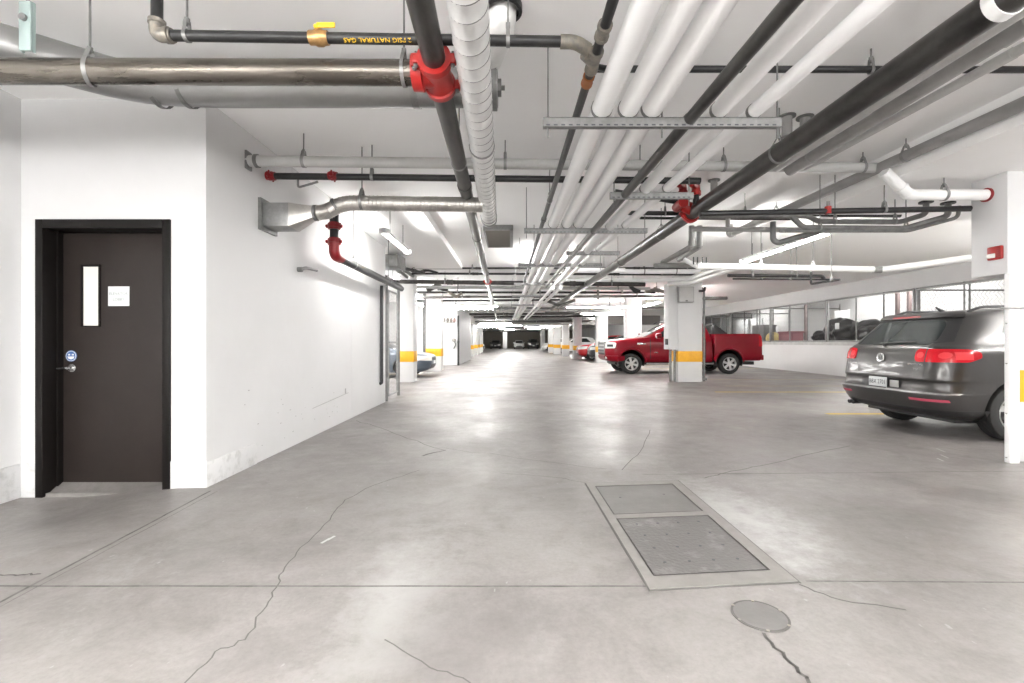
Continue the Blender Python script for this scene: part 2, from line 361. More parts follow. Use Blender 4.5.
# door ---------------------------------------------------------------
d = thing('door_1', 'dark brown metal door in a brown frame with narrow glass pane', 'door', (-3.41, WY, -.06)); d['kind'] = 'structure'
fr = MB(); fw = .062
for x0, x1 in ((dL, dL + fw), (dR - fw, dR)): fr.box(x0, x1, WY - .02, WY + .20, -.09, dT, bev=.004)
fr.box(dL + fw, dR - fw, WY - .02, WY + .20, dT - .075, dT, bev=.004)
fr.box(dL + fw, dL + fw + .016, WY + .10, WY + .20, -.08, dT - .075); fr.box(dR - fw - .016, dR - fw, WY + .10, WY + .20, -.08, dT - .075)
fo = fr.build('door_frame', M['brownd'], d)
lf = MB(); lx0, lx1, ly = dL + fw + .018, dR - fw - .004, WY + .142
lf.box(lx0, lx1, ly, ly + .045, -.045, dT - .08, bev=.002); leaf = lf.build('door_leaf', M['brown'], d)
DY = ly; D = lambda px, py: U(px, py, DY)
p0, p1 = D(81.5, 264.5), D(101, 327)
sf = MB()
for a0, a1, c0, c1 in ((p0.x, p0.x + .022, p1.z, p0.z), (p1.x - .016, p1.x, p1.z, p0.z), (p0.x, p1.x, p0.z - .02, p0.z), (p0.x, p1.x, p1.z, p1.z + .012)):
    sf.box(a0, a1, DY - .012, DY, c0, c1, bev=.003)
sfo = sf.build('pane_frame', M['brownd'], d)
MB().box(p0.x + .02, p1.x - .014, DY - .005, DY - .001, p1.z + .01, p0.z - .018).build('pane', M['lit_pane'], d)
q0, q1 = D(108.5, 286.5), D(129.5, 306)
nt_ = MB().box(q0.x, q1.x, DY - .004, DY, q1.z, q0.z).build('notice', M['paper'], d); nt_['label'] = 'white square notice on the door leaf'
for line, zz in (('ELEVATOR', .62), ('LOBBY', .33)):
    t = text_mb(line, .034, .0004); place(t, Matrix.Translation(((q0.x + q1.x) / 2, DY - .0046, q1.z + (q0.z - q1.z) * zz)) @ Matrix.Rotation(PI / 2, 4, 'X'))
    t.build('lettering', M['ink'], nt_)
sc_ = D(71.5, 356); st = MB().tube([sc_, sc_ + Vector((0, -.004, 0))], .048, 28).build('sticker', M['blue'], d); st['label'] = 'round blue and white sticker above the handle'
sm = MB(); sm.ring(sc_ + Vector((0, -.0045, 0)), (0, 1, 0), .040, .002, .004, 28)
for dx in (-.016, .016): sm.box(sc_.x + dx - .008, sc_.x + dx + .008, DY - .006, DY - .0042, sc_.z + .005, sc_.z + .018)
sm.prism([sc_ + Vector((x, -.0055, z)) for x, z in ((-.03, -.004), (.03, -.004), (.022, -.022), (0, -.03), (-.022, -.022))], (0, .001, 0)); sm.build('sticker_emblem', M['paper'], st)
hc = D(73, 368); hd = MB().tube([hc, hc + Vector((0, -.012, 0))], .034, 24); hd.tube([hc, hc + Vector((0, -.055, 0))], .011, 12)
hd.tube(bend([hc + Vector((.035, -.055, .003)), hc + Vector((-.01, -.055, .003)), hc + Vector((-.085, -.05, -.004))], .02), [.009] * 3 + [.0105] * 5 + [.008], 10)
hd.build('lever_handle', M['chrome'], d)['label'] = 'chrome lever handle'
hg = MB(); [hg.tube([(lx1 + .006, DY - .004, z), (lx1 + .006, DY - .004, z + .11)], .007, 8) for z in (.2, 1.05, 1.9)]; hg.build('hinge', M['brownd'], d)
MB().box(lx0 - .01, lx1 + .01, WY + .0, WY + .2, -.085, -.052).build('threshold', M['coverf'], d)

# columns ------------------------------------------------------------
def column(x0, x1, y0, y1, label, stripe=True, top=CEIL):
    o = MB().box(x0, x1, y0, y1, 0, top, bev=.012).build('column', M['wall'], None, ((x0 + x1) / 2, (y0 + y1) / 2, 0))
    tag(o, label, 'column', 'painted concrete columns', 'structure')
    if stripe: MB().box(x0 - .004, x1 + .004, y0 - .004, y1 + .004, .607, .93, bev=.004).build('yellow_band', M['yellow'], o)['label'] = 'yellow painted band'
    return o
colR = column(5.15, 5.75, 4.665, 4.76, 'white column with yellow band in front of the grey SUV', top=2.95)
colM = column(5.0, 5.73, 13.85, 14.4, 'white column hiding the middle of the red pickup truck')
column(5.05, 5.72, 20.3, 20.8, 'white column just behind the hood of the red pickup truck')
column(4.88, 5.53, 26.5, 27.0, 'white column just in front of the red pickup truck grille')
column(4.38, 4.95, 32.6, 33.2, 'white column beyond the distant red car')
column(4.12, 4.70, 37.6, 38.2, 'white column between the distant red car and the white hatchback')
column(3.95, 4.6, 43.4, 44.0, 'white column just before the distant white hatchback')
column(3.9, 4.45, 49.5, 50.0, 'white column just past the distant white hatchback')
column(3.9, 4.5, 62.5, 63.0, 'white column beyond the last car of the right bays', False)
column(-3.375, -2.95, 13.8, 14.3, 'white column with yellow band beside the wire mesh gate')
column(-3.56, -2.92, 19.0, 19.6, 'white column with yellow band behind the blue grey car')
column(-3.55, -3.08, 36.6, 37.6, 'white column with yellow band past the service room')
column(-3.6, -3.12, 41.4, 42.4, 'second white column with yellow band past the service room')
column(-3.65, -3.18, 46.4, 47.6, 'third white column with yellow band past the service room')
column(-3.7, -3.3, 51.6, 52.4, 'fourth white column with yellow band past the service room')
column(-1.5, -.8, 76, 76.5, 'pale column between the two cars at the end wall', False)
# things on the near right column
bx = MB().box(5.02, 5.85, 4.66, 5.03, 1.91, 2.95, bev=.006).build('column_bulkhead', M['wall'], None, (5.02, 4.66, 1.91)); tag(bx, 'white boxed bulkhead on the column by the grey SUV', 'bulkhead', None, 'structure')
dp = MB().tube([(5.04, 4.60, 0), (5.04, 4.60, 1.91)], .045, 4); dp.v = [Vector((5.045 + (v.x - 5.04) * 1.3, 4.61 + (v.y - 4.60) * 1.3, v.z)) for v in dp.v]
dp = MB().box(4.985, 5.08, 4.60, 4.66, 0, 1.905, bev=.006).build('corner_guard', M['white'], None, (5.04, 4.6, 0)); tag(dp, 'white steel guard post standing in front of the yellow banded column', 'guard post')
MB().box(4.89, 5.20, 4.585, 4.605, 1.545, 1.565, bev=.003).build('strap', M['galv'], dp)
for z in (.06, .5, 1.0, 1.4): MB().tube([(4.94, 4.602, z), (4.94, 4.592, z)], .006, 8).build('bolt', M['galv'], dp)
# alarm strobe on the bulkhead
al = thing('fire_alarm_strobe', 'red fire alarm horn strobe on the white bulkhead', 'fire alarm', (5.02, 4.80, 2.13))
MB().box(4.985, 5.02, 4.69, 4.835, 2.065, 2.205, bev=.014).build('alarm_body', M['red'], al)
MB().box(4.974, 4.988, 4.745, 4.825, 2.085, 2.13, bev=.005).build('strobe_lens', M['clear'], al)
for k in range(5): MB().box(4.981, 4.987, 4.70, 4.73, 2.09 + k * .022, 2.098 + k * .022).build('horn_slot', M['redd'], al)
# things on the middle column
ch = MB().box(4.72, 5.0, 13.86, 14.3, .98, 2.98, bev=.01).build('pipe_enclosure', M['wall'], None, (4.86, 14, .98)); tag(ch, 'white boxed pipe chase on the side of the middle column', 'pipe chase')
for x in (4.80, 4.93): tag(MB().tube([(x, 13.95, 0), (x, 13.95, .98)], .035, 10).build('conduit', M['galvd'], None, (x, 13.95, 0)), 'short grey conduit rising from floor into the chase on the middle column, ' + ('outer one' if x < 4.9 else 'inner one'), 'conduit', 'conduits under the pipe chase')
pn = thing('electrical_panel', 'grey electrical panel high on the middle column', 'electrical panel', (5.2, 13.85, 2.6))
MB().box(4.98, 5.44, 13.74, 13.85, 2.39, 2.86, bev=.008).build('panel_box', M['pvc'], pn); MB().box(5.0, 5.42, 13.73, 13.742, 2.41, 2.84, bev=.004).build('panel_cover', M['pvcl'], pn)
MB().box(5.18, 5.24, 13.715, 13.732, 2.42, 2.45).build('latch', M['darkpl'], pn)
tag(MB().box(4.66, 4.72, 13.9, 14.05, 1.12, 1.30, bev=.006).build('key_switch', M['darkpl'], None, (4.7, 13.9, 1.1)), 'small dark key switch on the chase of the middle column', 'switch')
vp = MB().tube(bend([(5.80, 13.9, .02), (5.80, 13.9, 2.55), (5.80, 13.9, 2.8), (5.72, 13.9, 2.85)], .05), .035, 10).build('conduit', M['galvd'], None, (5.8, 13.9, 0)); tag(vp, 'tall grey conduit up the side of the middle column facing the truck bed', 'conduit')
MB().box(5.73, 5.87, 13.85, 13.95, .05, .12).build('foot_clamp', M['galvd'], vp)

# ------------------------------------------------------------------ storage lockers behind the low wall
def chain_link(mb, y0, y1, z0, z1, x, p=.075, r=.0028):
    n = int((y1 - y0) / p)
    k = int((z1 - z0) / p)
    for i in range(n + 1):
        for s_ in (0, 1):
            pts = [(x + (.002 if (j + s_) % 2 else -.002), y0 + i * p + (p if (j + s_) % 2 else 0), z0 + j * (z1 - z0) / k) for j in range(k + 1)]
            if s_ == 0: mb.tube(pts, r, 3, cap=False)
edges = [5.6, 9.55, 13.27, 17.0, 20.7, 24.5, 28.3, 31.5]
names = ['tall mesh locker screen hidden partly by the guard post', 'mesh locker screen above the roof of the grey SUV', 'mesh locker screen with the black bags behind it', 'mesh locker screen with the pink box behind it', 'mesh locker screen with the grey cabinet behind it', 'mesh locker screen above the truck bed', 'mesh locker screen behind the middle column']
for (y0, y1), nm in zip(zip(edges, edges[1:]), names):
    t = thing('locker_screen', nm, 'locker screen', (RX, y0, 1.2), 'storage locker screens')
    f_ = MB(); a, b = y0 + .05, y1 - .05
    for y in (a, b): f_.box(RX + .02, RX + .07, y - .03, y + .03, 1.2, 2.76, bev=.006)
    for z in (1.23, 2.72): f_.box(RX + .02, RX + .07, a, b, z - .028, z + .028, bev=.006)
    f_.build('screen_frame', M['galv'], t)
    for fr_ in (.30, .62): MB().tube([(RX + .045, a + (b - a) * fr_, 1.2), (RX + .045, a + (b - a) * fr_, 2.76)], .022, 8).build('post', M['galvd'], t)
    cm = MB(); chain_link(cm, a + .03, b - .1, 1.25, 2.70, RX + .05, .10, .0042); cm.build('chain_mesh', M['galvd'], t)
    if y0 in (13.27, 17.0):
        MB().box(RX + .005, RX + .018, b - .62, b - .42, 1.66, 1.88, bev=.003).build('number_plate', M['paper'], t)
for y in edges[1:-1]:
    if y == 17.0: continue
    t = thing('locker_partition', 'mesh partition running back from the screen post ' + {9.55: 'over the SUV roof', 13.27: 'next to the black bags', 17.0: 'between pink box and black bags', 20.7: 'between pink box and grey cabinet', 24.5: 'above the truck tailgate', 28.3: 'behind the middle column'}[y], 'partition', (RX + .1, y, 1.2), 'locker partitions')
    f_ = MB()
    for x in (11.75, 13.2, 14.75): f_.tube([(x, y, .1), (x, y, 2.9)], .025, 8)
    for z in (1.25, 2.7): f_.tube([(11.75, y, z), (14.75, y, z)], .022, 8)
    f_.build('partition_frame', M['galvd'], t)
    cm = MB(); chain_link(cm, 11.75, 14.7, 1.25, 2.7, 0, .11, .003); cm.v = [Vector((v.y, y + v.x, v.z)) for v in cm.v]; cm.build('chain_mesh', M['galvd'], t)
# raised floor of the lockers
struct(MB().box(RX + .2, 14.8, -9, 31.5, 0, 1.05), 'floor_lockers', M['ledge'], 'raised concrete floor of the storage lockers')
LY = lambda px, X: F * X / (px - CX)
def heap(name, label, cat, px0, px1, zt, X, m, n=5, w=.5, base=1.05):
    mb = MB(); y0, y1 = LY(px0, X), LY(px1, X)
    for i in range(n):
        t = (i + .5) / n; y = y0 + (y1 - y0) * t; h = (zt - base) * (.6 + .4 * math.sin(PI * t)) 
        mb.ball((X + random.uniform(-.1, .1), y, base + h / 2), 1, 0, (w * .55, abs(y1 - y0) / n * .85, h / 2))
    o = mb.build(name, m, None, (X, y0, base)); return tag(o, label, cat)
def bag(label, y, ztop, ry):
    bm = bmesh.new(); bmesh.ops.create_icosphere(bm, subdivisions=4, radius=1)
    for v in bm.verts:
        n = v.co.normalized(); k = 1 + .10 * math.sin(7 * n.x + 3 * n.y + y) + .07 * math.sin(11 * n.z + 5 * n.y + 2 * y) + .05 * math.sin(17 * n.y + 9 * n.x)
        v.co = Vector((n.x * .42 * k, n.y * ry * k, n.z * (ztop - 1.05) / 2 * k * (1.0 if n.z < .5 else .92)))
        v.co += Vector((12.35, y, 1.05 + (ztop - 1.05) / 2))
        v.co.z = max(v.co.z, 1.055)
    mb = MB(); mb.bm(bm); bm.free()
    return tag(mb.build('plastic_bag', M['bag'], None, (12.35, y, 1.05)), label, 'bag', 'black bags in the locker')
bag('large black plastic bag under the number plate of the locker', 17.2, 2.12, .72); bag('tall black plastic bag slumped beside the SUV roof', 15.85, 2.0, .60); bag('low black plastic bag at the pink box end of the bag pile', 18.2, 1.68, .26)
cb = thing('cabinet', 'grey metal cabinet in the locker past the truck tailgate', 'cabinet', (12.3, 22, 1.05))
MB().box(12.0, 12.6, 21.9, 23.0, 1.05, 2.02, bev=.01).build('cabinet_body', M['greycab'], cb); MB().box(11.985, 12.0, 21.93, 22.44, 1.09, 1.98, bev=.004).build('door', M['greycab'], cb); MB().box(11.985, 12.0, 22.46, 22.97, 1.09, 1.98, bev=.004).build('door', M['greycab'], cb)
tag(MB().ball((12.2, 21.5, 1.36), .31).build('exercise_ball', M['ball'], None, (12, 21.5, 1.05)), 'straw yellow ball beside the grey cabinet', 'ball')
pk = thing('storage_box', 'dusty pink storage box in the locker', 'box', (12.1, 20, 1.05))
MB().box(11.9, 12.4, 19.55, 20.55, 1.05, 1.60, bev=.03).build('box_body', M['pinkbox'], pk); MB().box(11.87, 12.43, 19.52, 20.58, 1.58, 1.66, bev=.02).build('box_lid', M['pinkbox'], pk)
for k, (y, x, lab) in enumerate(((15.75, 13.2, 'pinkish timber post leaning behind the black bags'), (15.4, 13.3, 'second pinkish timber post behind the black bags'), (20.35, 13.0, 'timber post behind the pink box'))):
    tag(MB().box(x - .05, x + .05, y - .05, y + .05, 1.05, 2.9, bev=.006).build('timber_post', M['timber'], None, (x, y, 1.05)), lab, 'post', 'timber posts in the lockers')
for y0, y1, lab in ((25.0, 26.2, 'white board leaning in the locker above the truck bed'), (26.6, 27.9, 'second white board leaning in the locker above the truck bed'), (18.6, 19.4, 'white board behind the mesh beside the pink box')):
    tag(MB().box(13.6, 13.66, y0, y1, 1.05, 2.5, bev=.005).build('white_board', M['paper'], None, (13.6, y0, 1.05)), lab, 'board', 'white boards in the lockers')

# mesh gate at the end of the corridor wall
t = thing('mesh_gate', 'grey chain link gate panel at the end of the white wall', 'gate', (-2.57, 9.35, 0))
for y, rr in ((9.42, .030), (10.42, .030)): MB().tube([(-2.57, y, 0), (-2.57, y, 2.38)], rr, 10).build('gate_post', M['galvd'], t)
f_ = MB()
for y in (9.56, 10.30): f_.tube([(-2.57, y, .1), (-2.57, y, 2.28)], .022, 8)
for z in (.1, 1.2, 2.28): f_.tube([(-2.57, 9.56, z), (-2.57, 10.30, z)], .022, 8)
f_.build('gate_frame', M['galv'], t)
cm = MB(); chain_link(cm, 9.57, 10.22, .12, 2.26, -2.57, .10, .0025); cm.build('chain_mesh', M['galvd'], t)
for z in (.4, 1.2, 2.0): MB().box(-2.6, -2.54, 9.43, 9.55, z - .02, z + .02).build('hinge', M['galvd'], t)

# ------------------------------------------------------------------ access cover and manhole in the floor
ac = thing('access_cover', 'double steel access cover with a pale frame set in the floor', 'access cover', (.9, 2.9, 0))
def quad_frame(o4, i4s, z):
    mb = MB(); bm = bmesh.new()
    return mb
A, B_, C_, Dd = G(586, 484), G(678, 481), G(798, 582), G(650, 590)     # far-left, far-right, near-right, near-left
def lerp2(u, v): return (A * (1 - u) + B_ * u) * (1 - v) + (Dd * (1 - u) + C_ * u) * v
def slab(mb, u0, u1, v0, v1, z0, z1):
    q = [lerp2(u0, v0), lerp2(u1, v0), lerp2(u1, v1), lerp2(u0, v1)]
    mb.prism([Vector((p.x, p.y, z0)) for p in q], (0, 0, z1 - z0)); return mb
f_ = MB(); u0, u1, v0, v1, vm0, vm1 = .075, .90, .05, .93, .425, .47
for a in ((0, 1, 0, v0), (0, 1, v1, 1), (0, u0, v0, v1), (u1, 1, v0, v1), (u0, u1, vm0, vm1)): slab(f_, *a, -.02, .006)
f_.build('cover_frame', M['coverf'], ac)
slab(MB(), u0 + .012, u1 - .012, v0 + .008, vm0 - .006, -.02, .004).build('cover_plate', M['cover'], ac)
slab(MB(), u0 + .012, u1 - .012, vm1 + .006, v1 - .008, -.02, .004).build('cover_plate', M['coverp'], ac)
g_ = MB(); [slab(g_, *a, -.02, .0025) for a in ((u0, u1, v0, vm0), (u0, u1, vm1, v1), (-.012, 1.012, -.008, 1.008))]; g_.build('gap', M['crack'], ac)
for u, v in [(.25, .22), (.7, .2)] + [(.22 + .18 * i, .53 + .105 * j) for i in range(4) for j in range(4)]:
    p = lerp2(u, v); MB().tube([(p.x, p.y, .003), (p.x, p.y, .0048)], .009, 10).build('lifting_hole', M['inkdark'], ac)
mc = G(760, 616); mh = thing('manhole_cover', 'small round grey manhole cover beside the access cover', 'manhole cover', mc)
MB().tube([mc, mc + Vector((0, 0, .004))], .108, 40).build('cover_disc', M['cover'], mh); MB().ring(mc + Vector((0, 0, .002)), (0, 0, 1), .108, .006, .010, 40).build('cover_rim', M['crack'], mh)
for k in range(6):
    a = k * PI / 3 + .3; q = mc + Vector((math.cos(a) * .113, math.sin(a) * .113, .004)); MB().tube([q, q + Vector((0, 0, .003))], .007, 8).build('screw', M['malle'], mh)

# ------------------------------------------------------------------ fluorescent lights
def strip_light(x, y, z, L, label, axis='Y', rods=True, group='fluorescent strip lights', w=.13, n=2):
    t = thing('ceiling_light', label, 'ceiling light', (x, y, z), group)
    def bb(mb, a0, a1, c0, c1, z0, z1, bev=.004):
        return mb.box(x + c0, x + c1, y + a0, y + a1, z + z0, z + z1, bev=bev) if axis == 'Y' else mb.box(x + a0, x + a1, y + c0, y + c1, z + z0, z + z1, bev=bev)
    bb(MB(), 0, L, -.026, .026, -.005, .05).build('light_housing', M['white'], t)
    for a in (0, L - .04): bb(MB(), a, a + .04, -w / 2, w / 2, -.036, .036).build('end_cap', M['white'], t)
    for s_ in ((-1, 1) if n == 2 else (0,)):
        c0 = s_ * (w / 2 - .020)
        zz = z - (.01 if n == 2 else .026)
        pts = [(x + c0, y + .04, zz), (x + c0, y + L - .04, zz)] if axis == 'Y' else [(x + .04, y + c0, zz), (x + L - .04, y + c0, zz)]
        MB().tube(pts, .019, 8, cap=False).build('lamp_tube', M['lamp'], t)
    top = 2.95 if (4.06 < x < 12 and -1.5 < y < 6.4) else CEIL
    if rods and z + .08 < top - .02:
        for a in (.35, L - .35):
            p = (x, y + a, z + .07) if axis == 'Y' else (x + a, y, z + .07)
            MB().tube([p, (p[0], p[1], top)], .005, 6).build('hanger_rod', M['galvd'], t)
    return t
strip_light(-1.79, 6.4, 2.76, 1.5, 'lit fluorescent strip on the ceiling beside the white wall', n=1)
strip_light(4.44, 6.43, 2.76, 2.44, 'long lit fluorescent strip behind the bulkhead, over the SUV bay', n=1)
strip_light(-3.76, 14.55, 3.08, 3.5, 'lit fluorescent strip above the blue grey car')
for k, Y in enumerate((19.5, 26.0, 33.0, 39.0, 46)):
    strip_light(5.9 if k else 6.3, Y, 2.9, 2.4, 'lit fluorescent strip over the right bays, ' + ['beyond the red pickup', 'second beyond the red pickup', 'third beyond the red pickup', 'fourth beyond the red pickup', 'fifth beyond the red pickup'][k])
for k, Y in enumerate((20.3, 34.0, 40.0, 47)):
    strip_light(-4.3, Y, 2.95, 2.4, 'lit fluorescent strip over the left bays, ' + ['behind the second banded column', 'beyond the service room', 'second beyond the service room', 'third beyond the service room'][k])
strip_light(3.4, 23.0, 2.6, 2.4, 'lit fluorescent strip crossing above the truck cab', 'X')
strip_light(-3.2, 21.5, 2.75, 2.4, 'lit fluorescent strip crossing the lane before the service room', 'X')
for Y, xx, wh in ((16.8, -2.9, 'before the second banded column'), (17.2, 2.0, 'over the truck hood'), (33.0, -2.4, 'before the dark downstand beam')):
    strip_light(xx, Y, 2.52, 2.4, 'lit fluorescent strip hung across the lane ' + wh, 'X', n=1)
for Y, xx, wh in ((43, -1.2, 'first'), (49, -1.2, 'second'), (55, -1.2, 'third'), (61, -1.2, 'fourth'), (69, 2.4, 'added fifth'), (74, -2.0, 'added sixth')):
    strip_light(xx, Y, 3.1, 2.4, wh + ' lit fluorescent strip over the lane past the dark downstand beam', 'X', rods=False)  # last two added to brighten the cars at the end wall
for x, y, wh in ((-3.0, -.9, 'nearest the door'), (-1.5, -.8, 'between the door and the spiral duct'), (.6, -.9, 'under the white pipes'), (3.9, -.9, 'over the entrance of the SUV bay')):
    strip_light(x, y - .2, 2.5, 2.4, 'added fluorescent fill strip above the viewer, ' + wh, n=1)  # unseen strips added to brighten the near ceiling and pipes
for x, y, wh in ((-5.0, 9.8, 'just behind the corridor wall'), (-5.4, 13.2, 'second behind the corridor wall'), (-7.2, 10.2, 'third behind the corridor wall')):
    strip_light(x, y, 2.75, 2.4, 'unseen fluorescent strip added in the left bays ' + wh)  # hidden by the corridor wall, added to light the middle of the lane
for x, y, wh in ((9.2, 5.3, 'over the SUV cabin'), (10.4, 6.4, 'along the lockers beside the SUV'), (8.2, 1.2, 'near the SUV bay entrance')):
    strip_light(x, y, 2.7, 2.4, 'added unseen fluorescent strip ' + wh)  # extra strips out of view, added for light over the SUV bay
for y, wh in ((9.6, 'single'),):
    strip_light(.62 - (y - 9.6) * .018, y, 3.12, 2.4, wh + ' added fluorescent strip hidden above the three big white pipes', rods=False, n=1)  # added lamp tucked behind the pipes to brighten the ceiling there
strip_light(-3.0, 37.5, 2.4, 2.4, 'lit fluorescent strip just beyond the dark downstand beam', 'X')
strip_light(1.0, 37.5, 2.4, 2.4, 'second lit fluorescent strip just beyond the dark downstand beam', 'X')
strip_light(8.6, 3.5, 2.82, 2.4, 'added unseen fluorescent strip over the front of the SUV bay', rods=False)  # another extra strip, added outside the view
strip_light(6.65, 16.8, 2.95, 2.3, 'lit fluorescent strip over the truck cab behind the middle column', rods=False)
for Y, wh in ((6.4, 'over the SUV roof'), (15.2, 'above the black bags'), (18.6, 'above the pink box'), (26.2, 'above the white boards')):
    strip_light(13.3, Y - 1.2, 3.15, 2.2, 'unseen fluorescent strip added inside the storage lockers ' + wh, rods=False, n=1)  # strips out of sight, added to brighten the locker interiors
for k, (x, y) in enumerate(((-2.6, -3.4), (-.2, -2.2), (2.4, -3.4), (5.4, -4.2), (-1.0, -6.5), (2.0, -6.5))):
    strip_light(x, y, 2.8, 2.4, 'added fluorescent fill strip behind the viewer, ' + ['by the return wall', 'over the lane', 'over the open bay', 'at the far right bay', 'second over the lane', 'second over the open bay'][k], rods=False)  # unseen strips added to brighten the door wall

# ------------------------------------------------------------------ pipes, ducts and hangers
def at(pts, t):
    L = [(b - a).length for a, b in zip(pts, pts[1:])]; s = t * sum(L)
    for a, b, l in zip(pts, pts[1:], L):
        if s <= l + 1e-9: return a + (b - a) * (s / l), (b - a).normalized()
        s -= l
    return pts[-1], (pts[-1] - pts[-2]).normalized()
def clevis(o, p, d, r, m=None, top=CEIL, rod=True, w=.03):
    m = m or M['galv']; h = MB(); d = Vector(d).normalized()
    h.ring(p, d, r + .001, w, .004, 20)
    s = Vector((-d.y, d.x, 0)); s = s.normalized() if s.length > .1 else Vector((1, 0, 0))
    a = p + Vector((0, 0, r * 1.0 + .055))
    for k in (-1, 1): 
        q0 = p + s * k * (r * .85) + Vector((0, 0, r * .55)); q1 = a + s * k * .012
        n = (d * w / 2); th = s * k * .003
        h.add([q0 - n, q0 + n, q1 + n, q1 - n, q0 - n + th, q0 + n + th, q1 + n + th, q1 - n + th], [(0, 1, 2, 3), (7, 6, 5, 4), (0, 4, 5, 1), (1, 5, 6, 2), (2, 6, 7, 3), (3, 7, 4, 0)])
    h.tube([a + Vector((0, 0, -.012)), a + Vector((0, 0, .012))], .014, 6)
    ho = h.build('hanger', m, o)
    if rod and top - a.z > .02: MB().tube([a - Vector((0, 0, .03)), Vector((a.x, a.y, top))], .006, 6).build('threaded_rod', M['galvd'], ho)
    return ho
def sleeve(o, name, p, d, r, L, m, lab=None, lip=True):
    d = Vector(d).normalized(); a, b = p - d * L / 2, p + d * L / 2; mb = MB()
    if lip: mb.tube([a, a, a + d * L * .22, a + d * L * .25, b - d * L * .25, b - d * L * .22, b, b], [r, r * 1.28, r * 1.28, r * 1.16, r * 1.16, r * 1.28, r * 1.28, r], 18)
    else: mb.tube([a, a, b, b], [r, r * 1.12, r * 1.12, r], 18)
    so = mb.build(name, m, o)
    if lab: so['label'] = lab
    return so
def groove(o, p, d, r, m, lab='red grooved coupling'):
    d = Vector(d).normalized(); mb = MB()
    mb.tube([p - d * .045, p - d * .045, p - d * .02, p - d * .018, p + d * .018, p + d * .02, p + d * .045, p + d * .045], [r, r * 1.2, r * 1.25, r * 1.38, r * 1.38, r * 1.25, r * 1.2, r], 20)
    s = Vector((-d.y, d.x, 0)); s = s.normalized() if s.length > .1 else Vector((1, 0, 0))
    for k in (-1, 1):
        q = p + s * k * r * 1.35; mb.tube([q - s * .03, q + s * .03], .024, 8); mb.tube([q - Vector((0, 0, .045)) , q + Vector((0, 0, .045))], .009, 6, 0)
    so = mb.build('grooved_coupling', m, o); so['label'] = lab; return so
def pipe(name, label, pts, r, m, cat='pipe', group=None, bendr=0, hang=(), seg=16, top=CEIL, hm=None, joints=(), jm=None, jname='coupling', jl=.12, ridge=None):
    pts = [Vector(p) for p in pts]; P = bend(pts, bendr) if bendr else pts
    if ridge:
        pitch, amp = ridge; Q = []; R = []
        for a, b in zip(P, P[1:]):
            n = max(1, int((b - a).length / pitch))
            for i in range(n):
                for t, k in ((0, 0), (.08, 1), (.16, 0)): Q.append(a + (b - a) * ((i + t) / n)); R.append(r + amp * k)
        Q.append(P[-1]); R.append(r); o = MB().tube(Q, R, 24).build(name, m, None, pts[0])
    else: o = MB().tube(P, r, seg).build(name, m, None, pts[0])
    tag(o, label, cat, group)
    for t in hang:
        p, d = at(pts, t); clevis(o, p, d, r, hm, top)
    for t in joints:
        p, d = at(pts, t); sleeve(o, jname, p, d, r, jl, jm or m)
    return o
DR = -.0178
def run(px, py, Y, Y0, Y1):           # a long run down the lane passing through a seen point
    p = U(px, py, Y); return Vector((p.x + (Y0 - Y) * DR, Y0, p.z)), Vector((p.x + (Y1 - Y) * DR, Y1, p.z))

# --- big sprinkler mains
RA, RB = .070, .064
pA = U(437.5, 73, 2.66)
A0 = Vector((-4.05, 2.66, U(0, 70.6, 2.66).z)); A1 = Vector((pA.x, 2.66, pA.z))
aX = lambda x: A0 + (A1 - A0) * ((x - A0.x) / (A1.x - A0.x))
oA = pipe('steel_pipe', 'thick horizontal steel pipe with brown streaks running from wall to red tee', [A0, A1], RA, M['steelx'], seg=32)
clevis(oA, aX(U(90, 73, 2.66).x), (1, .35, 0), RA + .004, M['galv'], w=.022)
B0 = pA + Vector((-.0217 * (-1 - 2.66), -1 - 2.66, 0)); B1 = pA + Vector((-.0217 * (31.5 - 2.66), 31.5 - 2.66, 0))
oB = pipe('steel_pipe', 'thick dark steel pipe running down the lane through the red tee', [B0, B1], RB, M['steel'], seg=32)
tee = MB(); tc = pA; dl = (B1 - B0).normalized(); k0 = .78
tee.tube([tc - dl * .15, tc - dl * .15, tc - dl * .105, tc - dl * .098, tc - dl * .05, tc + dl * .05, tc + dl * .098, tc + dl * .105, tc + dl * .15, tc + dl * .15], [.065, .094, .096, .084, .078, .078, .084, .096, .094, .065], 32)
ex = Vector((-1, 0, 0))
tee.tube([tc, tc + ex * .075, tc + ex * .082, tc + ex * .140, tc + ex * .140], [.075, .080, .100, .098, .07], 32)
for dd in (dl * -.127, dl * .127):
    for k in (-1, 1):
        q = tc + dd + Vector((k * .098, 0, 0)); tee.box(q.x - .022, q.x + .022, q.y - .022, q.y + .022, q.z - .026, q.z + .026, bev=.008)
q = tc + ex * .112
for k in (-1, 1): tee.box(q.x - .022, q.x + .022, q.y + k * .10 - .024, q.y + k * .10 + .024, q.z - .026, q.z + .026, bev=.008)
ot = tee.build('grooved_tee', M['red'], oB); ot['label'] = 'bright red grooved tee'
for dd in (dl * -.127, dl * .127):
    for k in (-1, 1):
        q = tc + dd + Vector((k * .102, 0, 0)); bo = MB(); bo.tube([q - Vector((0, 0, .046)), q + Vector((0, 0, .044))], .007, 8); bo.tube([q - Vector((0, 0, .040)), q - Vector((0, 0, .027))], .013, 6); bo.build('bolt', M['galv'], ot)
for k in (-1, 1):
    q = tc + ex * .112 + Vector((0, k * .103, 0)); bo = MB(); bo.tube([q - Vector((0, 0, .045)), q + Vector((0, 0, .042))], .007, 8); bo.tube([q - Vector((0, 0, .040)), q - Vector((0, 0, .027))], .013, 6); bo.build('bolt', M['galv'], ot)
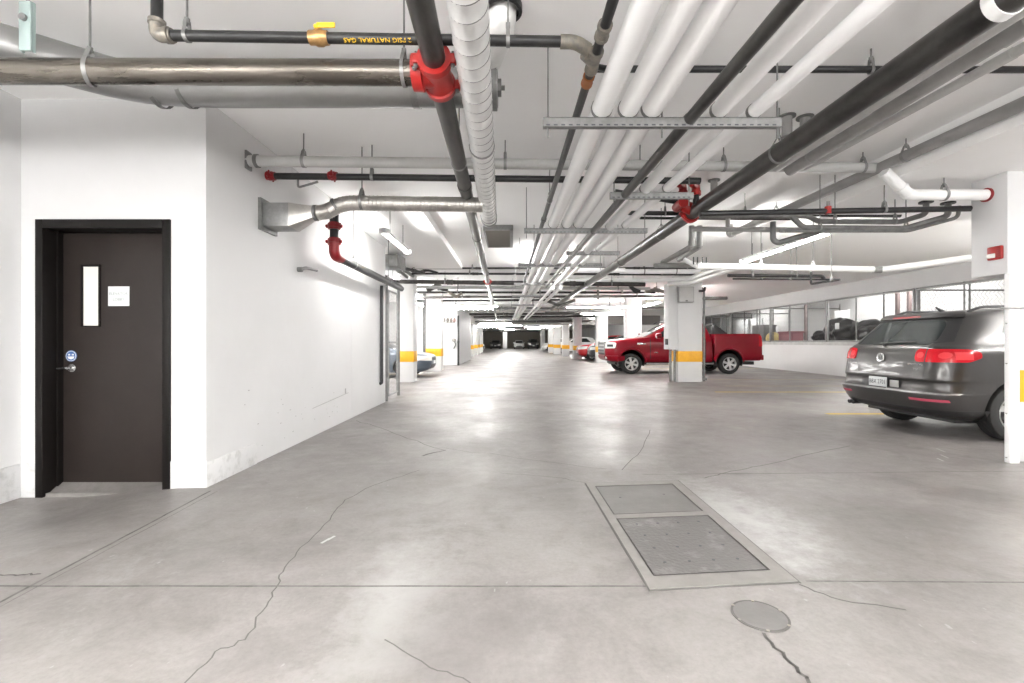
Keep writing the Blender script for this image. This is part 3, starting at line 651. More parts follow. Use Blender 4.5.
for Y, t_ in ((4.6, 'c'), (6.9, 'c'), (10.5, 'c')):
    p = B0 + (B1 - B0) * ((Y - B0.y) / (B1.y - B0.y)); sleeve(oB, 'coupling', p, dl, RB, .10, M['steel'], lip=False)
p = B0 + (B1 - B0) * ((11.9 - B0.y) / (B1.y - B0.y)); groove(oB, p, dl, RB, M['red'])
for Y in (4.0, 8.2, 13, 17, 22): clevis(oB, B0 + (B1 - B0) * ((Y - B0.y) / (B1.y - B0.y)), dl, RB)
clevis(oA, aX(U(404, 73, 2.66).x), (1, 0, 0), RA + .003, M['galv'], w=.02)

RI = .0845
I0, I1 = run(893, 75.5, 2.83, -1.0, 23.0)
oI = pipe('steel_pipe', 'thick black sprinkler main running down the lane beside the grey drain pipes', [I0, I1], RI, M['steel'], seg=28)
di = (I1 - I0).normalized(); iY = lambda Y: I0 + (I1 - I0) * ((Y - I0.y) / (I1.y - I0.y))
p = iY(2.2); bd = MB().ring(p, di, RI + .001, .055, .006, 28).build('white_band', M['white'], oI); bd['label'] = 'white band round the pipe'
for Y in (7.0,): clevis(oI, iY(Y), di, RI, M['galv'])
for Y in (9.4, 13.0): sleeve(oI, 'coupling', iY(Y), di, RI, .14, M['steel'], lip=False)
for Y in (4.0, 11.0, 15, 19): clevis(oI, iY(Y), di, RI)
groove(oI, iY(5.9), di, RI, M['red'])

# red riser assembly linking the main up to the cross sprinkler pipe
rz = thing('sprinkler_riser', 'black riser with red elbows and red tee rising from the sprinkler main', 'sprinkler riser', iY(5.76))
ra = iY(5.62) + Vector((-.02, 0, 0)); 
mb = MB()
r0 = iY(5.76); r1 = r0 + Vector((-.10, 0, .05))
mb.tube([r0, r1 + Vector((-.06, 0, .02))], .075, 18); mb.tube([r1 + Vector((-.08, -.10, .03)), r1 + Vector((-.08, .14, .03))], .062, 16)
mb.build('tee_fitting', M['red'], rz)
ca, cb_ = U(692, 206, 5.2), U(681, 208, 5.6)
for px, nm in ((696, 0), (683, 1)):
    b0 = U(px, 205, 5.57 if nm == 0 else 5.76); b1 = U(px, 193, b0.y)
    MB().tube([b0, b1], .036, 14).build('riser_pipe', M['black'], rz)
    e = MB(); tp = U(px, 186, b0.y)
    e.tube(bend([b1 - Vector((0, 0, .02)), tp, tp + Vector((-.10, -.12, .0))], .06), .048, 16); e.tube([b1 - Vector((0, 0, .03)), b1 + Vector((0, 0, .02))], .058, 16)
    e.build('elbow', M['redd'] if nm else M['red'], rz)

# --- gas line F and branch G
FY = 2.5
FX = lambda px: (px - CX) / F * FY
Fp = lambda px: Vector((FX(px), FY, U(0, 35.5 + (px - 165) * .0155, FY).z))
oF = pipe('gas_pipe', 'black gas pipe with brass valve and yellow lettering crossing near the ceiling', [(FX(157), FY, CEIL), Fp(157), Fp(566)], .0285, M['black'], bendr=.03)
sleeve(oF, 'coupling', Fp(170), (1, 0, 0), .0285, .03, M['malle']); 
el = MB(); e0 = Fp(157); el.tube(bend([e0 + Vector((0, 0, .075)), e0, e0 + Vector((.065, 0, 0))], .05), .037, 16); el.tube([e0 + Vector((.05, 0, 0)), e0 + Vector((.072, 0, 0))], .042, 16); el.tube([e0 + Vector((0, 0, .058)), e0 + Vector((0, 0, .08))], .042, 16)
el.build('elbow', M['malle'], oF)
vl = MB(); vc = Fp(319); vl.tube([vc + Vector((x, 0, 0)) for x in (-.05, -.05, -.025, -.012, .018, .03, .05, .05)], [.029, .037, .037, .044, .044, .038, .036, .029], 12); vl.tube([vc, vc + Vector((0, -.025, .055))], .014, 10)
vo = vl.build('ball_valve', M['brass'], oF); vo['label'] = 'brass ball valve'
hb = MB().box(vc.x + .005, vc.x + .105, vc.y - .052, vc.y - .040, vc.z + .024, vc.z + .052, bev=.005); hb.tube([vc + Vector((-.01, -.025, .045)), vc + Vector((.02, -.05, .036))], .011, 8); hb.build('valve_handle', M['handle_y'], vo)['label'] = 'yellow lever handle'
tx = text_mb('2 PSIG NATURAL GAS', .040, .0005)
xr, xl = FX(412), FX(345); ww = max(v.x for v in tx.v) - min(v.x for v in tx.v); sc1 = (xr - xl) / ww
tx.v = [Vector((v.x * sc1, v.y * .75, v.z)) for v in tx.v]
mid = (Fp(345) + Fp(412)) / 2; dirn = Vector((0, -math.cos(.75), -math.sin(.75)))
place(tx, Matrix.Translation(mid + dirn * .0292) @ Matrix.Rotation(.75, 4, 'X') @ Matrix.Rotation(PI / 2, 4, 'X') @ Matrix.Rotation(PI, 4, 'Z'))
tx.build('pipe_lettering', M['handle_y'], oF)['label'] = 'yellow lettering along the pipe'
for px in (187, 508): clevis(oF, Fp(px), (1, 0, 0), .0285, M['galv'], w=.02)
# G : lane gas pipe
gz = U(0, 62, 2.62).z
g = lambda Y, off=0: Vector((U(593.5, 62, 2.62).x + (Y - 2.62) * -.0150, Y, gz))
oG = pipe('gas_pipe', 'black gas pipe with pipe fittings running down the lane beside the white pipes', [g(-1), g(13)], .0265, M['black'], hang=(), seg=16)
gd = (g(10) - g(0)).normalized()
sleeve(oG, 'reducer', g(2.36), gd, .030, .10, M['malle']); 
wy = MB(); wc = g(2.60); wy.tube([wc - gd * .08, wc - gd * .08, wc - gd * .05, wc - gd * .045, wc + gd * .05, wc + gd * .06, wc + gd * .10, wc + gd * .10], [.026, .039, .039, .035, .035, .039, .039, .026], 16)
fe = Fp(566); wy.tube([wc + gd * .02, wc + (fe - wc) * .34], .034, 14); wy.build('wye_fitting', M['malle'], oG)
sleeve(oG, 'rusty_coupling', g(2.80), gd, .028, .09, M['copper'], 'rust brown coupling')
ell = MB(); ell.tube(bend([fe - Vector((.03, 0, 0)), fe + Vector((.05, 0, 0)), fe + Vector((.05, 0, 0)) + (wc - fe).normalized() * .09], .05), .036, 14); ell.build('elbow', M['malle'], oF)
MB().tube([fe + Vector((.05, 0, 0)), wc], .0245, 12).build('branch_pipe', M['black'], oF)
bp_ = MB().tube([wc + gd * .06, wc + gd * .10 + Vector((.14, .08, .05))], .018, 12).build('side_branch', M['black'], oG)
for Y in (5.2, 8.0): clevis(oG, g(Y), gd, .0265)
for Y in (6.0, 9.0): sleeve(oG, 'coupling', g(Y), gd, .0265, .09, M['black'])

xY = 3.19
oX = pipe('sprinkler_pipe', 'thin black sprinkler pipe crossing tight under the slab above the white pipes', [(U(596, 0, xY).x, xY, U(0, 69, xY).z), (8.0, xY, U(0, 71, xY).z)], .023, M['black'])
for px in (871,): clevis(oX, Vector((U(px, 0, xY).x, xY, U(0, 70, xY).z)), (1, 0, 0), .023, w=.02)
# --- large grey duct behind the steel pipe, its white riser
dz = U(0, 88, 3.25).z
oD = MB()
dp0 = U(405, 88, 3.25); dl0 = Vector((U(150, 88, 3.25).x, 3.25, dz))
dP = U(0, 46, 2.75); dQ = U(135, 84, 3.22)
oD.tube(bend([dP + (dP - dQ) * .9, dQ + (dP - dQ) * .0 , dQ + Vector((.5, .03, dz - dQ.z)), Vector((-.10, 3.25, dz))], .2, 8), .128, 32)
oD = oD.build('round_duct', M['ductg'], None, dl0); tag(oD, 'large round grey duct behind the thick steel pipe, bending to the wall', 'duct')
for px in (160, 188): oD_r = MB().ring(Vector((U(px, 88, 3.25).x, 3.25, dz)), (1, 0, 0), .128, .03, .006, 32).build('duct_clamp', M['galvd'], oD)
ec = MB(); xe = U(497, 91, 3.25).x; ec.tube([Vector((xe - .10, 3.25, dz)), Vector((xe - .10, 3.25, dz)), Vector((xe, 3.25, dz)), Vector((xe, 3.25, dz))], [.12, .148, .148, .10], 28); ec.tube([Vector((xe, 3.25, dz)), Vector((xe + .03, 3.25, dz))], .06, 8); ec.tube([Vector((xe + .03, 3.25, dz)), Vector((xe + .055, 3.25, dz))], .018, 6)
ec.build('end_cap', M['galvd'], oD)
clevis(oD, Vector((U(416, 88, 3.25).x, 3.25, dz)), (1, 0, 0), .13, M['galv'], w=.05)
eD = pipe('white_duct', 'short white round duct dropping from a black ceiling collar', [U(503, 4, 2.78) + Vector((0, 0, .12)), U(500, 30, 2.85), U(487, 62, 3.2)], .095, M['ductw'], 'duct', bendr=.08, seg=28)
MB().ring(Vector((U(503, 4, 2.78).x, 2.78, CEIL - .02)), (0, 0, 1), .096, .04, .02, 28).build('ceiling_collar', M['black'], eD)

# --- white wrapped spiral duct C, its grille, the bare spiral duct M
cz = 2.75
C1 = U(489, 218, 5.70); cc0 = U(467.5, 2, 2.073)
ddc = (C1 - cc0).normalized(); C0 = cc0 - ddc * 2.8
oC = pipe('spiral_duct', 'white wrapped spiral duct with dark ring seams hanging over the lane', [C0, C1], .094, M['ductw'], 'duct', seg=28, ridge=(.115, .003))
sm_ = MB(); LC = (C1 - C0).length; nC = int(LC / .115)
for i in range(1, nC): sm_.ring(C0 + ddc * (LC * i / nC) + Vector((0, 0, 0)), (ddc + Vector((.12, 0, .05))), .0945, .0045, .0022, 28)
sm_.build('seam_bands', M['galvd'], oC); MB().tube([C1, C1 + ddc * .10], .098, 24).build('duct_end', M['galvd'], oC)
for Y in (3.6, 5.6): p = C0 + ddc * ((Y - C0.y) / ddc.y); clevis(oC, p, ddc, .096)
vt = thing('ceiling_grille', 'grey louvered exhaust grille in the ceiling under the end of the white duct', 'vent grille', (-.25, 8.2, 3.1))
gx0, gx1, gy0, gy1, gz_ = -.50, .02, 8.0, 9.5, 3.17
MB().box(gx0, gx1, gy0, gy1, gz_, CEIL, bev=.006).build('grille_housing', M['galvd'], vt)
fg = MB(); 
for a in ((gx0, gx1, gy0, gy0 + .03), (gx0, gx1, gy1 - .03, gy1), (gx0, gx0 + .03, gy0, gy1), (gx1 - .06, gx1, gy0, gy1)): fg.box(*a, gz_ - .015, gz_)
fg.build('grille_frame', M['galv'], vt)
lg = MB(); 
for i in range(28): y = gy0 + .06 + i * .05; lg.prism([(gx0 + .03, y, gz_ - .002), (gx0 + .03, y + .028, gz_ - .014), (gx0 + .03, y + .032, gz_ - .012), (gx0 + .03, y + .004, gz_)], (gx1 - gx0 - .09, 0, 0))
lg.build('louvers', M['grille'], vt)
mY = 4.80
Mz = lambda py: U(0, py, mY).z; Mx = lambda px: U(px, 0, mY).x
oM = pipe('flexible_duct', 'bare metal spiral duct running from the wall box to the lane', [(Mx(318), mY, Mz(213)), (Mx(326), mY, Mz(212)), (Mx(344), mY, Mz(203)), (Mx(482), mY + .1, Mz(202))], .077, M['flex'], 'duct', bendr=.16, seg=24, ridge=(.040, .004))
wb = MB(); y0, y1 = mY - .125, mY + .125; xw = WX
wb.box(xw, Mx(294), y0, y1, Mz(229), Mz(206), bev=.004)
wbo = wb.build('duct_box', M['galv'], oM)
fl_ = MB(); fl_.box(xw, xw + .03, y0 - .04, y1 + .04, Mz(230) - .03, Mz(205) + .03); fl_.build('wall_flange', M['galvd'], wbo)
tr = MB(); a_ = [Vector((Mx(294), y, z)) for y, z in ((y0, Mz(229)), (y1, Mz(229)), (y1, Mz(206)), (y0, Mz(206)))]
n_ = 24; ringp = []; sq = []
for j in range(n_):
    an = 2 * PI * j / n_; cy_, cz_ = math.cos(an), math.sin(an); ringp.append(Vector((Mx(316), mY + cy_ * .077, Mz(213) + cz_ * .077)))
    k = max(abs(cy_), abs(cz_)); sq.append(Vector((Mx(294), (y0 + y1) / 2 + cy_ / k * (y1 - y0) / 2, (Mz(229) + Mz(206)) / 2 + cz_ / k * (Mz(206) - Mz(229)) / 2)))
tr.add(sq + ringp, [(j, (j + 1) % n_, n_ + (j + 1) % n_, n_ + j) for j in range(n_)]); tr.build('duct_transition', M['flex'], oM)
for px in (296, 316, 336): MB().ring((Mx(px), mY, Mz(213) if px < 330 else Mz(206)), (1, 0, .0 if px < 330 else .6), .078 if px > 300 else .12, .03, .005, 24).build('tape_band', M['galvd'], oM) if px > 300 else None
clevis(oM, Vector((Mx(362), mY, Mz(202))), (1, 0, 0), .08)
ns = thing('wall_bracket', 'small metal nozzle fitting sticking out of the white corridor wall', 'bracket', U(300, 268, 5.5))
q = Vector((WX, 5.5, 2.08)); MB().tube([q, q + Vector((.05, 0, 0))], .03, 12).build('bracket_base', M['galvd'], ns)
MB().tube(bend([q + Vector((.04, 0, 0)), q + Vector((.07, .05, .03)), q + Vector((.12, .25, .03))], .04), .02, 10).build('nozzle', M['galv'], ns)

# --- cross pipes K and L near the front
kY = 4.45; kz = U(0, 161, kY).z; kB = U(886, 168, 4.95); kA = Vector((WX, kY, kz)); kX = lambda px: next((kA + (kB - kA) * (i / 600) for i in range(601) if CX + F * (kA + (kB - kA) * (i / 600)).x / (kA + (kB - kA) * (i / 600)).y >= px), kB)
oK = pipe('drain_pipe', 'long light grey drain pipe crossing the whole ceiling above the red fittings', [kA, kB], .052, M['pvcl'], hang=())
for px in (303, 505, 723, 862): clevis(oK, kX(px), (1, 0, 0), .052)
for px in (257,): MB().ring((U(px, 0, kY).x, kY, kz), (1, 0, 0), .052, .03, .012, 20).build('wall_collar', M['galvd'], oK)
wh = MB().box(WX - .0, WX + .02, kY - .05, kY + .05, kz - .085, kz + .09, bev=.004); wh.build('wall_plate', M['galvd'], oK)
lY = 4.75; lz = U(0, 176, lY).z
oL = pipe('sprinkler_pipe', 'black sprinkler pipe with red couplings crossing below the long grey drain pipe', [(U(267, 0, lY).x, lY, lz), (U(700, 180, lY).x, lY, U(0, 181, lY).z)], .034, M['black'])
groove(oL, Vector((U(268, 0, lY).x + .03, lY, lz)), (1, 0, 0), .034, M['redd']); groove(oL, Vector((U(333, 0, lY).x, lY, lz)), (1, 0, 0), .034, M['redd'])
for px in (372, 640): clevis(oL, Vector((U(px, 0, lY).x, lY, lz - .01)), (1, 0, 0), .034)
wb2 = MB().tube(bend([(U(298, 0, lY).x, lY, lz - .04), (U(298, 0, lY).x, lY, lz - .12), (U(318, 0, lY).x, lY, lz - .06)], .03), .012, 8).build('brace', M['galvd'], oL)

# --- drop N with red elbow along the corridor wall
nX = -2.31
n1 = Vector((nX, 5.98, 2.34)); 
oN = pipe('sprinkler_pipe', 'black sprinkler pipe with red elbow dropping then running along the white wall', [(nX, 5.98, 2.98), n1, (nX, 9.6, 2.32)], .058, M['black'], bendr=.10)
en = MB().tube(bend([n1 + Vector((0, 0, .20)), n1, n1 + Vector((0, .22, 0))], .12, 10), .069, 20).build('elbow', M['redd'], oN); en['label'] = 'red elbow'
groove(oN, n1 + Vector((0, 0, .38)), (0, 0, 1), .058, M['redd']); groove(oN, n1 + Vector((0, 0, .18)), (0, 0, 1), .058, M['redd'])
for Y in (6.7, 8.6): clevis(oN, Vector((nX, Y, 2.34)), (0, 1, 0), .058)
pd = pipe('drain_pipe', 'thin black drain pipe down the end of the white wall by the gate', [(WX + .04, 8.9, 2.3), (WX + .04, 8.9, .42), (WX + .0, 8.9, .40)], .03, M['black'], bendr=.05)
pd2 = thing('duct_box', 'grey sheet metal duct box high at the end of the white wall', 'duct', (-2.7, 10, 2.95))
MB().box(-3.3, -2.42, 9.75, 10.35, 2.82, 3.07, bev=.006).build('box_body', M['galv'], pd2); MB().box(-2.425, -2.405, 9.72, 10.38, 2.80, 3.09, bev=.003).build('box_flange', M['galvd'], pd2)

# --- trapeze-hung white pipes
SY = 3.07; sz = EYE + (CY - 123) / F * SY
def straight(name, label, p_near, Yn, p_far, Yf, r, m, ext0=-1.0, **k):
    a, b = U(*p_near, Yn), U(*p_far, Yf); d = (b - a) / (b.y - a.y)
    return pipe(name, label, [a + d * (ext0 - a.y), b], r, m, **k), (lambda Y: a + d * (Y - a.y))
WP = []
for k, (px, pf, r, lab) in enumerate(((602, 513.2, .069, 'first of the three big white pipes, next to the black gas pipe'), (628.5, 515.4, .067, 'middle one of the three big white pipes side by side'), (652, 517.4, .070, 'third of the three big white pipes, next to the dark pipe'))):
    zz = sz + .03 + r; py = CY - (zz - EYE) * F / SY
    o, fn = straight('insulated_pipe', lab, (px, py), SY, (pf, 319.2), 32, r, M['insul'], cat='pipe', group='white insulated pipes', seg=24); WP.append((o, fn, r))
for k, (px, r, lab) in enumerate(((719, .056, 'wide white pipe between the dark grey pipe and the thin white pipe'), (754, .047, 'thin outermost white pipe, on the ends of the trapeze struts'))):
    zz = sz + .03 + r; py = CY - (zz - EYE) * F / SY
    far = ((556.5, 284.0), (562.5, 281.0))[k]
    o, fn = straight('insulated_pipe', lab, (px, py), SY, far, 11.6, r, M['insul'], group='white insulated pipes', seg=24); WP.append((o, fn, r))
for k, (a, lab) in enumerate((((553, 287.5), 'far white pipe continuing the wide white pipe down the lane'), ((561, 287), 'far thin white pipe continuing down the lane'))):
    o, fn = straight('insulated_pipe', lab, a, 12.2, ((524, 319), (527, 319))[k], 31, .05, M['insul'], ext0=12.2, group='white insulated pipes', seg=16)
o, fH = straight('steel_pipe', 'dark grey pipe between the white pipes on the trapeze struts', (689, 120), SY, (545, 287.5), 12.0, .040, M['steel'], seg=18)
sleeve(o, 'coupling', fH(6.1), (0, 1, 0), .04, .12, M['steel'], lip=False); sleeve(o, 'coupling', fH(7.1), (0, 1, 0), .04, .12, M['steel'], lip=False)
WP.append((o, fH, .04))
def trapeze(Y, x0, x1, label, rods=None, z=None):
    z = sz if z is None else z
    t = thing('pipe_trapeze', label, 'trapeze hanger', (x0, Y, z), 'trapeze hangers under the white pipes')
    mb = MB(); h = .030
    mb.box(x0, x1, Y - .02, Y - .017, z - h, z + h); mb.box(x0, x1, Y + .017, Y + .02, z - h, z + h); mb.box(x0, x1, Y - .02, Y + .02, z + h - .004, z + h)
    mb.box(x0, x1, Y - .02, Y - .008, z - h - .003, z - h); mb.box(x0, x1, Y + .008, Y + .02, z - h - .003, z - h)
    mb.build('strut_channel', M['galv'], t)
    n = int((x1 - x0) / .05); sl = MB()
    for i in range(n): sl.box(x0 + .02 + i * .05, x0 + .045 + i * .05, Y - .0206, Y - .0196, z - h + .004, z - h + .014)
    sl.build('slots', M['inkdark'], t)
    for x in rods or (x0 + .03, x1 - .03): MB().tube([(x, Y, z - .10), (x, Y, CEIL)], .0055, 6).build('threaded_rod', M['galvd'], t)
    cl = MB()
    for o_, fn, r in WP:
        p = fn(Y)
        if x0 - .02 < p.x < x1 + .02: cl.ring((p.x, Y, p.z), (0, 1, 0), r + .001, .03, .003, 18)
    if cl.v: cl.build('pipe_clamp', M['galv'], t)
    return t
trapeze(3.07, .207, 1.79, 'long trapeze strut over the foreground carrying all the white pipes', (.24, 1.0, 1.77))
trapeze(4.6, .98, 1.81, 'short trapeze strut by the red fittings under the two outer white pipes', (1.02, 1.77))
trapeze(6.06, .16, 1.78, 'long trapeze strut past the red fittings carrying all the white pipes')
trapeze(7.6, .90, 1.78, 'short trapeze strut below the outer white pipes, third step down the lane')
trapeze(9.0, .12, 1.76, 'long trapeze strut in front of the white cross pipe', z=EYE + (CY - 265) / F * 9.0)
trapeze(11.8, .05, 1.3, 'trapeze strut under the three white pipes at the dark cross pipes', z=EYE + (CY - 284) / F * 11.8)
for k, Y in enumerate((14.8, 18.4)): trapeze(Y, .0 - k * .05, .95 - k * .06, ['first', 'second', 'third', 'fourth'][k] + ' small far trapeze strut under the three white pipes beyond the dark cross pipes', z=WP[0][1](Y).z - .10)

# --- grey drains beside the black main
for k, (pn, Yn, pf, Yf, r, m_, lab) in enumerate((((985, 34), 2.65, (776, 168.6), 4.73, .038, 'pvcl', 'thin light grey drain pipe right against the black main'),
                                                 ((985, 48), 2.80, (790, 170), 4.77, .060, 'pvc', 'thick grey drain pipe with a socket beside the black main'),
                                                 ((985, 69), 3.09, (806, 167.5), 4.82, .034, 'pvcl', 'outer thin grey drain pipe feeding the long cross drain'))):
    o, fn = straight('drain_pipe', lab, pn, Yn, pf, Yf, r, M[m_], ext0=.5, group='grey drain pipes', seg=20)
    for Y in ((3.6,), (2.62, 4.5), (3.0, 4.6))[k]: sleeve(o, 'socket', fn(Y), fn(3) - fn(2), r, .16, M[m_], lip=False)
u0, u1 = U(906, 156, 4.6), U(730, 234.5, 8.0); du = (u1 - u0) / (u1.y - u0.y)
oU = pipe('drain_pipe', 'long grey drain pipe running back over the bay beside the SUV', [u0 + du * (.3 - 4.6), u1], .054, M['pvc'], seg=20)
for Y in (4.6, 6.7): clevis(oU, u0 + du * (Y - 4.6), du, .054)
sleeve(oU, 'socket', u0 + du * (6.95 - 4.6), du, .054, .16, M['pvc'], lip=False)
MB().tube(bend([u1 - du * .12, u1, u1 + Vector((-.02, 0, .3))], .08), .064, 18).build('elbow', M['pvc'], oU)
# white drain into the bulkhead
bY = 4.86; bz = U(0, 195, bY).z
oW = pipe('drain_pipe', 'white drain pipe with a 45 degree bend entering the bulkhead above the alarm', [U(884, 172, bY - .05), (U(909, 194, bY).x, bY, bz), (5.03, bY, bz)], .056, M['whitepipe'], bendr=.05, seg=20)
clevis(oW, Vector((U(944, 0, bY).x, bY, bz)), (1, 0, 0), .056); MB().ring((5.012, bY, bz), (1, 0, 0), .056, .02, .016, 20).build('wall_collar', M['redd'], oW)['label'] = 'dark red brown sealant collar'
for t_ in (.22, .30): 
    p, d_ = at([U(884, 172, bY - .05), Vector((U(909, 194, bY).x, bY, bz)), Vector((5.03, bY, bz))], t_)
    sleeve(oW, 'coupling', p, d_, .056, .03, M['whitepipe'], lip=False)
tY = 5.04; tz = U(0, 208.5, tY).z
oT = pipe('sprinkler_pipe', 'black sprinkler branch running to the bulkhead under the white drain pipe', [(U(700, 0, tY + .2).x, tY + .2, tz), (5.06, tY, tz)], .032, M['black'])
for px in (888,): clevis(oT, Vector((U(px, 0, tY).x, tY + .05, tz)), (1, 0, 0), .032)
hd_ = Vector((U(828, 0, tY + .1).x, tY + .1, tz)); MB().tube([hd_ + Vector((0, 0, -.03)), hd_ + Vector((0, 0, .05))], .034, 14).build('sprinkler_tee', M['red'], oT)['label'] = 'small red sprinkler tee'
MB().tube([hd_ + Vector((0, 0, .05)), hd_ + Vector((0, 0, .11))], .018, 10).build('sprinkler_head', M['galvd'], oT)
# conduits that step up beside the bulkhead
V = lambda px, py, Y=5.6: U(px, py, Y)
o = pipe('conduit', 'upper dark grey conduit with a stepped bend beside the bulkhead', [V(700, 216), V(808, 216), V(818, 221.5), V(900, 222), V(926, 214, 5.35), V(926, 202, 5.3)], .030, M['galvd'], 'conduit', 'stepped conduits', bendr=.05)
for px in (835, 895): clevis(o, V(px, 221.7), (1, 0, 0), .03, w=.02)
MB().tube([V(926, 203, 5.3), V(926, 201.5, 5.3)], .07, 18).build('cable_gland', M['darkpl'], o)
o = pipe('conduit', 'middle dark grey conduit with a stepped bend beside the bulkhead', [V(770, 214), V(789, 214), V(803, 227.5), V(904, 228.5), V(948, 216, 5.3), V(948, 203, 5.25)], .032, M['galvd'], 'conduit', 'stepped conduits', bendr=.05)
for px in (820, 906): clevis(o, V(px, 228), (1, 0, 0), .03, w=.02)
MB().tube([V(948, 204, 5.25), V(948, 202.5, 5.25)], .07, 18).build('cable_gland', M['darkpl'], o)
o = pipe('conduit', 'lower thin conduit looping up to the bulkhead', [V(780, 231), V(908, 231), V(958, 217.5, 5.25), V(959, 206, 5.2)], .020, M['galvd'], 'conduit', 'stepped conduits', bendr=.05)
o = pipe('drain_pipe', 'grey pipe stub with elbow below the stepped conduits', [V(690, 229, 6.2), V(800, 230, 6.2)], .034, M['pvc']); 
for px in (728,): MB().tube([V(px, 229.5, 6.2), V(px, 212, 6.2)], .030, 12).build('branch_pipe', M['pvc'], o)
o = pipe('conduit', 'grey conduit dropping from the stepped conduits in a hook shape', [V(773, 222, 6.0), V(773, 240, 6.0), V(778, 243, 6.0), V(830, 228, 5.6)], .036, M['galvd'], 'conduit', bendr=.06)
o = pipe('sprinkler_pipe', 'black cross pipe passing behind the black main at the red fittings', [V(615, 191.5, 5.9), V(700, 206, 5.9), V(705, 215, 5.9)], .03, M['black'], bendr=.05)
o = pipe('sprinkler_pipe', 'second black cross pipe passing between white pipes and the black main', [V(628, 213, 6.3), V(900, 215.5, 6.3)], .03, M['black'])
for px in (665, 745): clevis(o, V(px, 213.5, 6.3), (1, 0, 0), .03, w=.02)
o = pipe('conduit', 'thin dark conduit crossing behind the black main', [V(640, 218, 6.6), V(800, 219, 6.6)], .02, M['black'], 'conduit')
# grey drain drops right of the black main
for k, (px, lab) in enumerate(((691.5, 'left one of two short grey pipe drops past the red fittings'), (699.5, 'right one of two short grey pipe drops past the red fittings'))):
    o = pipe('drain_pipe', lab, [U(px, 226, 7.6), U(px, 246.5, 7.6), U((664, 680)[k], (262, 259)[k], 9.3)], .046, M['pvc'], bendr=.07, group='short grey pipe drops')
    sleeve(o, 'socket', U(px, 244, 7.6), (0, 0, 1), .046, .1, M['pvc'], lip=False)
    sleeve(o, 'socket', U((664, 680)[k], (262, 259)[k], 9.3), (0, 1, 0), .046, .14, M['pvc'], lip=False)
o = pipe('drain_pipe', 'grey tapered pipe piece lying against the white cross pipe', [U(655, 265.5, 9.4), U(697, 265, 8.6)], .05, M['pvc'])
o = pipe('drain_pipe', 'small white diagonal pipe by the grey pipe drops', [U(684, 259.5, 8.4), U(699, 267.5, 8.25)], .042, M['whitepipe'])
# white cross pipe W
o = pipe('drain_pipe', 'white pipe crossing toward the locker wall above the mesh screens', [U(697, 266, 8.25), U(884, 269.7, 8.25), U(973, 257.5, 7.15)], .056, M['whitepipe'], bendr=.12)
for px in (761, 813): clevis(o, U(px, 267.5, 8.25), (1, 0, 0), .056, M['white'], w=.02)
sleeve(o, 'coupling', U(877, 269.6, 8.25), (1, 0, 0), .056, .14, M['galv'], lip=False)
for px in (693.5, 697.5, 702.5, 706.5): MB().tube([U(px, 257, 8.25), U(px, 264.5, 8.25)], .012, 6).build('threaded_rod', M['darkpl'], o)
o = pipe('conduit', 'black cross conduit under the white pipe, above the mesh screens', [U(728, 275.5, 9.5), U(822, 276.2, 9.5), U(824, 279, 9.5)], .035, M['black'], 'conduit', bendr=.04, hang=(.25, .7))
o = pipe('conduit', 'second thin black conduit under the white pipe', [U(733, 278.8, 9.5), U(790, 279.3, 9.5), U(838, 279.6, 9.0)], .018, M['black'], 'conduit', hang=(.3, .6))
o = pipe('conduit', 'black conduit bracket hanging in a hook under the white pipe', [U(811, 272, 8.6), U(811, 284, 8.6), U(840, 279.5, 8.0)], .02, M['black'], 'conduit', bendr=.03, hang=(.8,))
o = pipe('conduit', 'short grey pipe arm reaching from the middle column toward the lockers', [U(703, 298.5, 14), U(727, 298, 14)], .05, M['galvd'])
o = pipe('conduit', 'small black hook pipe at the top of the middle column', [U(699, 291, 13.8), U(704.5, 291, 13.8), U(705, 287, 13.8)], .035, M['black'], bendr=.05)
# white pipes crossing over the lane at the end of the outer white pipes
for pts, lab in (([U(566, 270, 11.5), U(625, 270.5, 11.5)], 'white cross pipe where the outer white pipes bend'), ([U(557, 280, 13.4), U(660, 280.5, 13.4), U(690, 278.5, 12.6), U(724, 267, 8.27)], 'white cross pipe curving toward the middle column'), ([U(668, 283.5, 13.0), U(692, 282.5, 12.6), U(737, 267, 8.27)], 'second white pipe slanting above the middle column')):
    pipe('insulated_pipe', lab, pts, .06, M['insul'], group='white cross pipes', bendr=.3)

